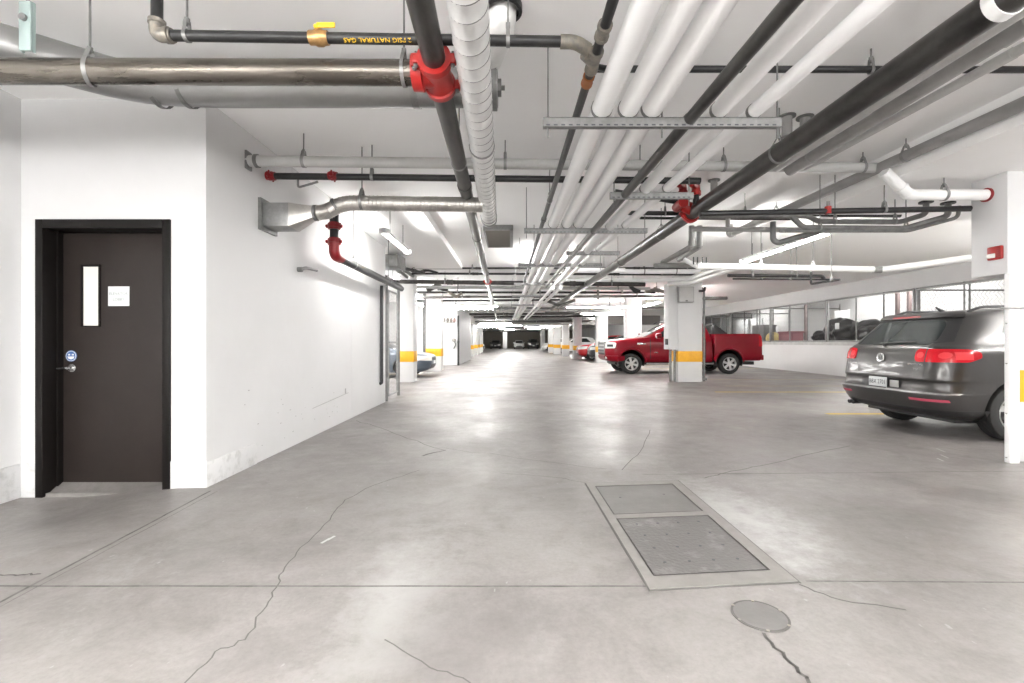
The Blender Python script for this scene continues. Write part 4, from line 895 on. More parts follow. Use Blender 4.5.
# --- the layers of cross pipes further down the lane
cross = [  # y px at the left, at the right, depth, x px range, radius, material, what sets it apart
    (268.3, 268.0, 12.1, 408, 730, .026, 'black', 'first thin black cross pipe beyond the dropped ceiling'),
    (273.5, 274.6, 12.7, 412, 700, .030, 'black', 'second thin black cross pipe beyond the dropped ceiling'),
    (281.6, 284.5, 13.3, 395, 645, .062, 'steel', 'thick grey cross pipe with the red coupling in front'),
    (287.0, 288.8, 14.4, 410, 650, .050, 'pvcl', 'light grey cross pipe behind the thick grey one'),
    (292.3, 292.6, 15.2, 408, 655, .036, 'black', 'black cross pipe with valve fittings'),
    (297.6, 296.0, 16.4, 410, 672, .045, 'steel', 'dark grey cross pipe behind the valve fittings'),
    (300.9, 299.8, 17.3, 408, 560, .040, 'black', 'black cross pipe before the white far cross pipe'),
    (303.8, 303.4, 18.2, 410, 640, .075, 'insul', 'white far cross pipe at the second banded column'),
    (308.6, 307.6, 20.0, 440, 668, .05, 'galvd', 'grey far cross pipe just past the second banded column'),
    (311.5, 310.4, 21.4, 440, 640, .05, 'pvcl', 'light grey far cross pipe before the service room'),
    (314.3, 313.2, 22.6, 443, 640, .06, 'steel', 'dark far cross pipe before the service room'),
    (317.2, 316.0, 23.4, 456, 600, .05, 'black', 'black far cross pipe turning down at the service room corner'),
    (319.8, 319.0, 26.0, 452, 600, .07, 'galv', 'pale far cross pipe over the service room corner'),
    (322.0, 321.2, 28.5, 458, 590, .06, 'steel', 'last dark cross pipe before the downstand beam'),
]
for (yl, yr, Y, xa, xb, r, m_, lab) in cross:
    Yn = min(33.5, max(Y, 1.72 * F / (CY - yl))); r *= (Yn / Y) ** .8; Y = Yn
    if Y > 22.8: xa = max(xa, CX - 2.70 * F / Y)
    a, b = U(xa, yl, Y), U(xb, yr, Y); a.z = min(a.z, CEIL - r - .02); b.z = min(b.z, CEIL - r - .02)
    o = pipe('cross_pipe', lab, [a, b], r, M[m_], group=None, seg=12)
    n = 3
    for i in range(n): p, d_ = at([a, b], (i + .6) / n); clevis(o, p, d_, r, w=.04)
    for t_ in (.22, .71): p, d_ = at([a, b], t_); sleeve(o, 'coupling', p, d_, r, .16, M[m_])
# valve cluster and slanted fittings left
for k, (pts, r, m_, lab) in enumerate((
        ([U(427, 290.5, 15.0), U(436, 286, 15.0), U(448, 290.5, 15.0)], .08, 'steel', 'dark angled pipe fitting hanging below the light grey cross pipe'),
        ([U(448, 291.5, 15.3), U(456, 297, 15.3), U(462, 293, 15.3)], .045, 'malle', 'kinked grey pipe offset beside the angled fitting'),
        ([U(390, 264, 10.8), U(407, 277, 13.1)], .045, 'galvd', 'first dark conduit fanning out from the duct box'),
        ([U(396, 264, 10.8), U(413, 276, 13.0)], .045, 'galvd', 'second dark conduit fanning out from the duct box'),
        ([U(402, 268, 11.2), U(424, 273, 12.5)], .04, 'black', 'black conduit leaving the duct box toward the cross pipes'),
        ([U(412, 274, 12.6), U(428, 270, 12.3), U(438, 273, 12.3)], .03, 'black', 'kinked black pipe between the first two cross pipes'),
        ([U(384, 277, 9.6), U(400, 287, 11.5)], .06, 'steel', 'dark pipe end running past the gate top'),
        ([U(545, 300, 18.6), U(560, 306, 18.6), U(575, 300, 18.6)], .06, 'steel', 'dark kinked pipe under the far white pipes'),
        ([U(628, 283.5, 13.4), U(633, 289, 13.4), U(640, 291.5, 13.4)], .05, 'black', 'dark stepped pipe above the truck hood'),
        ([U(598, 286, 15.4), U(598, 300, 15.4)], .025, 'galvd', 'thin drop pipe above the truck grille'),
        ([U(645, 292, 15.6), U(655, 289.5, 15.6), U(668, 293, 15.6)], .06, 'malle', 'grey valve offset in front of the middle column top'),
        ([U(545, 313, 24), U(575, 313, 24), U(590, 309, 24)], .07, 'steel', 'dark far pipe bending over the right bays'),
        )):
    o = pipe('offset_pipe', lab, pts, r, M[m_], bendr=.15, seg=12)
    p, d_ = at([Vector(q) for q in pts], .5); sleeve(o, 'coupling', p, d_, r, .2, M[m_]); clevis(o, p, d_, r, w=.04)
# long far runs over the right bays and behind the beam
for k, (pts, r, m_, lab) in enumerate((
        ([U(620, 271, 12.4), U(700, 271, 12.4)], .08, 'insul', 'white far pipe above the truck cab'),
        ([U(540, 326.5, 38.6), U(570, 326.5, 38.6)], .14, 'insul', 'white duct just behind the downstand beam'),
        ([U(476, 326, 40), U(500, 326, 40)], .16, 'insul', 'second white duct just behind the downstand beam'),
        ([U(478, 333, 52), U(498, 327, 52), U(530, 328, 52)], .10, 'steel', 'dark far pipe rising past the downstand beam'),
        ([U(484, 330.5, 60), U(538, 331, 60)], .12, 'steel', 'dark far pipe crossing near the end wall'))):
    pipe('far_pipe', lab, pts, r, M[m_], bendr=.3, seg=10, hang=(.3, .7))
# service room corner: pipe, hose valve
o = pipe('drain_pipe', 'thin black pipe down the corner of the service room block', [(-2.74, 23.5, 0), (-2.74, 23.5, 2.55)], .05, M['black'], seg=10)
for z in (.06, 1.2): sleeve(o, 'foot_clamp', Vector((-2.74, 23.5, z)), (0, 0, 1), .05, .1, M['darkpl'], lip=False)
o = pipe('drain_pipe', 'vertical grey pipe between the two banded columns', [(-3.62, 19.1, 0), (-3.62, 19.1, CEIL)], .07, M['galvd'], seg=10)
hv = thing('wall_valve', 'dark fire hose valve on the white service room wall', 'valve', (-2.95, 23.55, 1.1))
MB().tube([(-2.95, 23.58, 1.28), (-2.95, 23.45, 1.28)], .06, 12).build('valve_body', M['malle'], hv); MB().ring((-2.95, 23.42, 1.28), (0, 1, 0), .07, .03, .03, 16).build('hand_wheel', M['darkpl'], hv)
MB().tube(bend([(-2.95, 23.5, 1.28), (-2.86, 23.45, 1.05), (-2.98, 23.45, .85)], .1), .04, 10).build('hose', M['galvd'], hv)
for k, x in enumerate((-3.45, -3.25, -3.08, -2.92)):
    p = Vector((x, 23.35, 2.32)); t = thing('pipe_valve', ['first', 'second', 'third', 'fourth'][k] + ' dark valve in the row along the service room wall top', 'valve', p, 'row of valves on the service room')
    MB().tube([p + Vector((0, 0, .12)), p - Vector((0, 0, .05)), p - Vector((.03, 0, .14))], .05, 10).build('valve_body', M['malle'], t); MB().ring(p + Vector((0, -.07, -.02)), (0, 1, 0), .05, .02, .02, 12).build('hand_wheel', M['redd'] if k == 3 else M['darkpl'], t)
    MB().tube([p + Vector((0, .0, 0)), p + Vector((0, .27, 0))], .03, 8).build('valve_stub', M['malle'], t)
# small green-grey seismic bracket at the top of the steel pipe
zb = thing('pipe_bracket', 'pale green zinc bracket standing on the thick steel pipe', 'bracket', U(27, 50, 2.62))
zx = U(27, 0, 2.6).x; z0_, z1_ = A0.z + .07, U(0, 2, 2.6).z
MB().box(zx - .034, zx + .034, 2.585, 2.60, z0_, z1_, bev=.006).build('bracket_plate', M['zinc'], zb); MB().box(zx - .034, zx - .028, 2.60, 2.615, z0_, z1_).build('bracket_flange', M['zinc'], zb); MB().box(zx + .028, zx + .034, 2.60, 2.615, z0_, z1_).build('bracket_flange', M['zinc'], zb)
MB().tube([(zx, 2.585, z1_ - .10), (zx, 2.57, z1_ - .10)], .02, 12).build('bolt', M['galv'], zb); MB().tube([(zx + .005, 2.60, z1_ - .06), (zx + .005, 2.60, CEIL)], .008, 8).build('threaded_rod', M['galvd'], zb)
# pipe stubs in the slab
for px, py, lab in ((714, 180, 'grey pipe stub with a ceiling collar past the red fittings'), (787, 116, 'grey pipe stub with a ceiling collar at the end of the long trapeze strut'), (805, 117, 'grey pipe stub with a ceiling collar just above the black main')):
    p = UZ(px, py, CEIL); t = thing('pipe_stub', lab, 'pipe stub', p, 'pipe stubs in the slab'); MB().tube([p, p - Vector((0, 0, .18))], .042, 14).build('stub_pipe', M['pvc'], t); MB().tube([p - Vector((0, 0, .012)), p], .072, 18).build('ceiling_collar', M['galvd'], t)

# ------------------------------------------------------------------ cars
def cr(a, b, c, d, t):
    return .5 * ((2 * b) + (-a + c) * t + (2 * a - 5 * b + 4 * c - d) * t * t + (-a + 3 * b - 3 * c + d) * t ** 3)
def refine(lv, k):
    out = []
    for i in range(len(lv) - 1):
        p = [lv[max(i - 1, 0)], lv[i], lv[i + 1], lv[min(i + 2, len(lv) - 1)]]
        for j in range(k):
            t = j / k; row = []
            for a, b, c, d in zip(*p):
                v = cr(a, b, c, d, t); lo, hi = min(b, c), max(b, c); row.append(min(max(v, lo), hi))
            out.append(tuple(row))
    out.append(lv[-1]); return out
def outline(z, xr, xf, hw, rrx, rry, bow, rfx, rfy, n=(6, 8, 16, 8, 6)):
    bowf = bow * .9; pts = []
    for i in range(n[0]): y = (hw - rry) * i / n[0]; pts.append((xr + bow * (y / hw) ** 2, y))
    xb = xr + bow * ((hw - rry) / hw) ** 2
    for i in range(n[1] + 1): a = PI / 2 * i / n[1]; pts.append((xb + rrx * (1 - math.cos(a)), hw - rry + rry * math.sin(a)))
    x1, x2 = xb + rrx, xf - bowf * ((hw - rfy) / hw) ** 2 - rfx
    for i in range(1, n[2]): pts.append((x1 + (x2 - x1) * i / n[2], hw))
    xe = x2 + rfx
    for i in range(n[3] + 1): a = PI / 2 * i / n[3]; pts.append((x2 + rfx * math.sin(a), hw - rfy + rfy * math.cos(a)))
    for i in range(1, n[4] + 1): y = (hw - rfy) * (1 - i / n[4]); pts.append((xf - bowf * (y / hw) ** 2, y))
    full = pts + [(x, -y) for x, y in reversed(pts[1:-1])]
    return [Vector((x, y, z)) for x, y in full]
def sliced(levels, k=3):
    mb = MB(); rows = [outline(*l) for l in refine(levels, k)]; n = len(rows[0])
    vs = [p for r in rows for p in r]
    fs = [(i * n + j, i * n + (j + 1) % n, (i + 1) * n + (j + 1) % n, (i + 1) * n + j) for i in range(len(rows) - 1) for j in range(n)]
    fs += [tuple(reversed(range(n))), tuple(range((len(rows) - 1) * n, len(rows) * n))]
    return mb.add(vs, fs)
def to_bm(mb):
    bm = bmesh.new(); vs = [bm.verts.new(v) for v in mb.v]
    for f in mb.f:
        try: bm.faces.new([vs[i] for i in f])
        except ValueError: pass
    bmesh.ops.recalc_face_normals(bm, faces=bm.faces[:]); bm.normal_update(); return bm
def patch(src, planes, name, m, parent, off=.004, th=.012, lab=None, round_=0):
    bm = to_bm(src)
    for co, no in planes:
        bmesh.ops.bisect_plane(bm, geom=bm.verts[:] + bm.edges[:] + bm.faces[:], plane_co=co, plane_no=no, clear_inner=True)
    if not bm.faces: bm.free(); return None
    bm.normal_update(); nn = {v: v.normal.copy() for v in bm.verts}
    for v in bm.verts: v.co += nn[v] * off
    bmesh.ops.solidify(bm, geom=bm.faces[:], thickness=th)
    mb = MB().bm(bm); bm.free(); o = mb.build(name, m, parent)
    if lab: o['label'] = lab
    return o
def bnd(x0=None, x1=None, y0=None, y1=None, z0=None, z1=None):
    P = []
    for i, (a, b) in enumerate(((x0, x1), (y0, y1), (z0, z1))):
        e = [0, 0, 0]
        if a is not None: e[i] = 1; c_ = [0, 0, 0]; c_[i] = a; P.append((tuple(c_), tuple(e)))
        if b is not None: e2 = [0, 0, 0]; e2[i] = -1; c_ = [0, 0, 0]; c_[i] = b; P.append((tuple(c_), tuple(e2)))
    return P
def poly_planes(pts, ax):      # convex polygon in the plane normal to axis ax; keeps the inside
    i, j = [k for k in range(3) if k != ax]; n = len(pts); cx_ = sum(p[0] for p in pts) / n; cy_ = sum(p[1] for p in pts) / n; P = []
    for a, b in zip(pts, pts[1:] + pts[:1]):
        nx, ny = -(b[1] - a[1]), b[0] - a[0]
        if nx * (cx_ - a[0]) + ny * (cy_ - a[1]) < 0: nx, ny = -nx, -ny
        co = [0, 0, 0]; no = [0, 0, 0]; co[i], co[j] = a; no[i], no[j] = nx, ny; P.append((tuple(co), tuple(no)))
    return P
def rpoly(pts, r, n=4):        # round a convex polygon's corners
    out = []; m = len(pts)
    for k in range(m):
        a, b, c_ = Vector(pts[k - 1]), Vector(pts[k]), Vector(pts[(k + 1) % m]); u, w = (a - b), (c_ - b)
        d = min(r, u.length * .45, w.length * .45); p, q = b + u.normalized() * d, b + w.normalized() * d
        for i in range(n + 1): t = i / n; out.append(tuple(p * (1 - t) ** 2 + b * 2 * t * (1 - t) + q * t * t))
    return out
def body_with_arches(src, name, m, parent, wheels, R, ydepth=.30, hw=.92):
    o = src.build(name, m, parent)
    cuts = []
    for x in wheels:
        for s_ in (-1, 1):
            cb_ = MB().tube([(x, s_ * (hw - ydepth), R[1]), (x, s_ * (hw + .3), R[1])], R[0], 36).build('cut', m)
            cb_.location = (0, 0, 0); 
            cb_.data.transform(Matrix.Identity(4)); cuts.append(cb_)
    loc = parent.matrix_world.copy()
    o.parent = None
    for cb_ in cuts:
        md = o.modifiers.new('b', 'BOOLEAN'); md.object = cb_; md.operation = 'DIFFERENCE'; md.solver = 'EXACT'
    bpy.context.view_layer.update()
    me = bpy.data.meshes.new_from_object(o.evaluated_get(bpy.context.evaluated_depsgraph_get()))
    o.modifiers.clear(); old = o.data; o.data = me; bpy.data.meshes.remove(old); me.name = name
    me.polygons.foreach_set('use_smooth', [True] * len(me.polygons)); me.set_sharp_from_angle(angle=math.radians(35))
    for cb_ in cuts: bpy.data.objects.remove(cb_)
    o.parent = parent; o.location = (0, 0, 0)
    return o
def wheel(root, x, y, s_, r, w, rr, spokes=5, detail=True, treads=True, rim='alloy'):
    yo = y; yi = y - s_ * w     # outer and inner face
    q = lambda t, rad: (Vector((x, yo - s_ * t, r)), rad)
    prof = [q(.012, rr * .98), q(.0, rr * 1.05), q(-.004, (rr + r) / 2), q(.012, r * .965)]
    if treads:
        for k in range(4):
            t0 = .03 + k * (w - .06) / 4; dt = (w - .06) / 4
            prof += [q(t0, r * .997), q(t0 + dt * .80, r), q(t0 + dt * .82, r * .975), q(t0 + dt * .98, r * .975)]
    else: prof += [q(.03, r), q(w - .03, r)]
    prof += [q(w - .012, r * .965), q(w + .004, (rr + r) / 2), q(w, rr * 1.05), q(w - .02, rr * .98)]
    t = MB().tube([p for p, _ in prof], [a for _, a in prof], 40 if detail else 24, cap=False).build('tyre', M['rubber'], root)
    al_ = MB(); c0 = Vector((x, yo, r)); Y = lambda d: Vector((0, -s_ * d, 0))
    al_.tube([c0 + Y(.005), c0 + Y(.0), c0 + Y(.012), c0 + Y(.05), c0 + Y(w - .02)], [rr * 1.0, rr * .985, rr * .90, rr * .86, rr * .88], 36, cap=False)
    al_.tube([c0 + Y(.03), c0 + Y(.012), c0 + Y(.010)], [rr * .26, rr * .24, .01], 18)
    for k in range(spokes):
        a = 2 * PI * k / spokes + .3; u = Vector((math.cos(a), 0, math.sin(a))); v = Vector((-math.sin(a), 0, math.cos(a)))
        w0, w1 = rr * .13, rr * .17
        al_.prism([c0 + Y(.018) + u * rr * .15 + v * w0, c0 + Y(.010) + u * rr * .92 + v * w1, c0 + Y(.010) + u * rr * .92 - v * w1, c0 + Y(.018) + u * rr * .15 - v * w0], Y(.03))
    al_.build('alloy_wheel', M[rim], t)
    bk = MB().tube([c0 + Y(.09), c0 + Y(.10)], rr * .88, 24).build('brake_disc', M['darkpl'], t)
    return t
def liner(root, x, s_, R, zc, hw, depth=.30):
    mb = MB(); n = 18; P = []
    for i in range(n + 1):
        a = PI * (i / n * 1.16 - .08); P.append((math.cos(a) * (R - .004), math.sin(a) * (R - .004)))
    for (a, b), (c_, d_) in zip(P, P[1:]):
        mb.add([(x + a, s_ * (hw - .012), zc + b), (x + c_, s_ * (hw - .012), zc + d_), (x + c_, s_ * (hw - depth), zc + d_), (x + a, s_ * (hw - depth), zc + b)], [(0, 1, 2, 3)])
    mb.add([(x + a, s_ * (hw - depth), zc + b) for a, b in P], [tuple(range(n + 1))])
    mb.build('wheel_arch_liner', M['darkpl'], root)

# --- grey SUV, tail toward the lane ---------------------------------
def grey_suv():
    t = thing('suv', 'dark grey SUV parked nose in, its tail facing the drive lane', 'car', (5.08, 6.44, 0), None, 1e-6)
    L = [  # z, rear x, front x, half width, rear corner rx, ry, bow, front corner
        (.23, .42, 4.15, .74, .30, .30, .02, .5, .4), (.29, .20, 4.28, .84, .34, .32, .05, .5, .45), (.36, .10, 4.36, .88, .34, .32, .06, .55, .5), (.47, .035, 4.40, .900, .34, .32, .07, .6, .5),
        (.555, .0, 4.42, .905, .34, .32, .07, .6, .5), (.575, .012, 4.42, .905, .34, .32, .07, .6, .5), (.60, .055, 4.42, .903, .33, .31, .065, .6, .5), (.70, .075, 4.42, .903, .33, .30, .06, .62, .5),
        (.735, .060, 4.41, .904, .33, .30, .06, .65, .5), (.80, .070, 4.38, .905, .33, .30, .06, .7, .5), (.90, .085, 4.30, .906, .33, .30, .06, .75, .5), (1.02, .105, 3.9, .902, .34, .30, .06, .7, .5),
        (1.10, .125, 3.4, .890, .35, .30, .06, .5, .4), (1.15, .150, 3.10, .868, .36, .31, .06, .4, .35), (1.19, .185, 3.00, .840, .38, .32, .06, .35, .3), (1.30, .275, 2.82, .800, .40, .34, .07, .35, .3),
        (1.42, .375, 2.60, .750, .42, .34, .08, .35, .3), (1.51, .450, 2.42, .710, .42, .34, .08, .35, .3), (1.565, .500, 2.30, .680, .40, .34, .08, .35, .3), (1.61, .68, 2.15, .640, .40, .30, .08, .3, .3), (1.645, 1.0, 1.95, .54, .3, .25, .05, .25, .25), (1.655, 1.2, 1.8, .40, .2, .2, .03, .2, .2)]
    src = sliced(L, 3); WX_ = (1.03, 3.63); R = .345
    body_with_arches(src, 'body', M['suv'], t, WX_, (.405, .35), .32, .91)
    for x in WX_:
        for s_ in (-1, 1): liner(t, x, s_, .40, .35, .90, .31); wheel(t, x, s_ * .895, s_, R, .225, .232, 5)
    # tail-gate glass and its black frame, seams
    patch(src, poly_planes(rpoly([(-.66, 1.175), (.66, 1.175), (.55, 1.505), (-.55, 1.505)], .12, 5), 0) + bnd(x1=.75), 'rear_window', M['rglass'], t, .004)
    for s_ in (-1, 1):
        patch(src, poly_planes([(s_ * .50, 1.18), (s_ * .76, 1.22), (s_ * .62, 1.53), (s_ * .555, 1.53)], 0) + bnd(x1=.85), 'window_surround', M['darkpl'], t, .0025)
    patch(src, bnd(x1=.75, y0=-.58, y1=.58, z0=1.49, z1=1.525), 'window_surround', M['darkpl'], t, .0045)
    patch(src, poly_planes(rpoly([(-.64, 1.515), (.64, 1.515), (.60, 1.575), (-.60, 1.575)], .03), 0) + bnd(x1=.95), 'roof_spoiler', M['suv'], t, .035, .03)
    bl = patch(src, bnd(x1=.75, y0=-.22, y1=.22, z0=1.522, z1=1.545), 'brake_light', M['redd'], t, .0385, .01)
    for s_ in (-1, 1):
        for z0, z1, y0, y1 in ((.735, 1.17, .640, .648),):
            a, b = sorted((s_ * y0, s_ * y1)); patch(src, bnd(x1=.5, y0=a, y1=b, z0=z0, z1=z1), 'panel_gap', M['darkpl'], t, .0015, .004)
    patch(src, bnd(x1=.5, y0=-.64, y1=.64, z0=.725, z1=.734), 'panel_gap', M['darkpl'], t, .0015, .004)
    # tail lamps wrap from the hatch round to the flank
    for s_ in (-1, 1):
        P = poly_planes(rpoly([(s_ * .505, .955), (s_ * 1.0, .94), (s_ * 1.0, 1.125), (s_ * .505, 1.125)], .07, 5), 0)
        P += poly_planes(rpoly([(-.3, .955), (.42, .965), (.58, 1.02), (.57, 1.09), (.45, 1.12), (-.3, 1.125)], .03, 3), 1)
        tl = patch(src, P, 'tail_lamp', M['lensred'], t, .010, .02)
        if tl:
            for yy in (.575, .80):
                patch(src, poly_planes([(s_ * (yy + .045 * math.cos(k * PI / 5)), 1.045 + .04 * math.sin(k * PI / 5)) for k in range(10)], 0) + bnd(x1=.55), 'lamp_lens', M['lensred2'], tl, .0125, .004)
            patch(src, bnd(x0=.30, x1=.47, z0=.995, z1=1.085) + ([((0, 0, 0), (0, -1, 0))] if s_ < 0 else [((0, 0, 0), (0, 1, 0))]), 'lamp_lens', M['lensred2'], tl, .0125, .004)
            patch(src, bnd(x1=.5, y0=min(s_ * .637, s_ * .649), y1=max(s_ * .637, s_ * .649), z0=.95, z1=1.13), 'lamp_gap', M['darkpl'], tl, .0118, .003)
    # bumper: dark lower apron, reflectors, chrome edge, plate
    patch(src, bnd(x1=.9, z0=.28, z1=.37), 'bumper_apron', M['darkpl'], t, .002)
    for s_ in (-1, 1):
        a, b = sorted((s_ * .50, s_ * .86)); patch(src, bnd(x1=.40, y0=a, y1=b, z0=.475, z1=.505), 'reflector', M['pinkref'], t, .004)
    patch(src, bnd(x1=.60, y0=-.9, y1=.9, z0=.566, z1=.584), 'bumper_trim', M['galv'], t, .003, .006)
    patch(src, bnd(x1=.3, y0=-.34, y1=.34, z0=.595, z1=.722), 'plate_recess', M['darkpl'], t, .0015, .004)
    pl = MB().box(.035, .045, -.155, .155, .590, .730, bev=.003).build('licence_plate', M['paper'], t)
    tm = text_mb('BBX 2701', .085, .0006); place(tm, Matrix.Translation((.0335, 0, .662)) @ Matrix.Rotation(-PI / 2, 4, 'Z') @ Matrix.Rotation(PI / 2, 4, 'X')); k_ = .27 / (max(v.y for v in tm.v) - min(v.y for v in tm.v)); tm.v = [Vector((v.x, v.y * k_, v.z)) for v in tm.v]
    tm.build('plate_number', M['inkdark'], pl); MB().box(.033, .036, -.15, .15, .588, .60).build('plate_frame', M['darkpl'], pl)
    MB().box(.05, .058, -.33, -.19, .61, .70, bev=.003).build('plate_lamp_patch', M['pvc'], t)
    # badge, lettering, wiper
    bc = Vector((.083, 0, 1.0)); ax = (1, 0, -.12)
    bg_ = MB().tube([bc + Vector((-.001, 0, 0)), bc + Vector((.012, 0, 0))], .056, 28).build('badge', M['darkpl'], t)
    rg = MB().ring(bc, ax, .052, .012, .008, 32)
    def bar(p, q, w=.0075):
        p, q = Vector((0, *p)), Vector((0, *q)); d_ = (q - p).normalized(); n_ = Vector((0, -d_.z, d_.y)) * w / 2
        rg.prism([bc + Vector((-.006, 0, 0)) + e for e in (p + n_, q + n_, q - n_, p - n_)], (.008, 0, 0))
    for sgn in (-1, 1):
        bar((sgn * .020, .047), (0, .008)); bar((sgn * .044, .026), (sgn * .020, -.040)); bar((sgn * .020, -.040), (0, -.002))
    rg.build('emblem', M['chrome'], bg_)
    for body, y, z, sz_, wd in (('4MOTION', -.535, .925, .045, .20), ('TSI', -.545, .865, .036, .07), ('Tiguan', .52, .905, .036, .15)):
        tm = text_mb(body, sz_, .0015); k_ = wd / (max(v.x for v in tm.v) - min(v.x for v in tm.v)); tm.v = [Vector((v.x * k_, v.y, v.z)) for v in tm.v]
        place(tm, Matrix.Translation((.100, y, z)) @ Matrix.Rotation(-PI / 2, 4, 'Z') @ Matrix.Rotation(PI / 2, 4, 'X') )
        tm.v = [Vector((v.x + (v.y / .9) ** 2 * .06 - .032, v.y, v.z)) for v in tm.v]; tm.build('lettering', M['chrome'], t)
    wp = MB().tube([(.16, -.0, 1.155), (.14, .02, 1.175)], .022, 10); wp.tube([(.14, .08, 1.185), (.17, -.12, 1.205), (.20, -.42, 1.215)], [.014, .010, .006], 8); wp.build('rear_wiper', M['darkpl'], t)
    # side glass, handles, rails, mirror, exhaust
    for s_ in (-1, 1):
        side = [((0, 0, 0), (0, s_, 0))]
        for q in ([(.86, 1.22), (1.34, 1.20), (1.34, 1.50), (1.06, 1.49)], [(1.40, 1.20), (2.05, 1.19), (2.0, 1.51), (1.40, 1.51)], [(2.11, 1.19), (2.86, 1.17), (2.42, 1.50), (2.07, 1.51)]):
            patch(src, poly_planes(rpoly(q, .05), 1) + side + [((0, s_ * .55, 0), (0, s_, 0))], 'side_window', M['glass'], t, .003)
        for x in (1.37, 2.08): patch(src, bnd(x0=x - .012, x1=x + .012, z0=.40, z1=1.18) + side + [((0, s_ * .6, 0), (0, s_, 0))], 'door_gap', M['darkpl'], t, .001, .003)
        for x in (1.55, 2.25): MB().box(x, x + .2, s_ * .905 - .02, s_ * .905 + .02, .965, .99, bev=.008).build('door_handle', M['suv'], t)
        MB().tube(bend([(.75, s_ * .56, 1.60), (.90, s_ * .565, 1.665), (2.2, s_ * .575, 1.675), (2.4, s_ * .58, 1.60)], .12), .017, 8).build('roof_rail', M['darkpl'], t)
        MB().box(2.75, 2.98, s_ * .86, s_ * 1.04, 1.10, 1.26, bev=.04).build('side_mirror', M['suv'], t)
        patch(src, bnd(x0=.62, x1=4.0, z0=.24, z1=.36) + side + [((0, s_ * .7, 0), (0, s_, 0))], 'sill_cladding', M['darkpl'], t, .003)
        MB().tube([(4.1, s_ * .55, .75), (4.36, s_ * .56, .75)], .10, 14).build('headlamp', M['clear'], t)
    patch(src, bnd(x0=2.3, y0=-.62, y1=.62, z0=1.19, z1=1.56), 'windshield', M['glass'], t, .003)
    MB().tube([(.95, 0, 1.635), (.85, 0, 1.70)], [.03, .008], 8).build('antenna_fin', M['darkpl'], t)
    for y in (.58, .66): MB().tube([(.12, y, .30), (.34, y, .31)], .028, 12).build('exhaust_pipe', M['darkpl'], t)
    MB().box(.45, 4.1, -.70, .70, .20, .26).build('underbody', M['darkpl'], t)
    return t
suv = grey_suv()

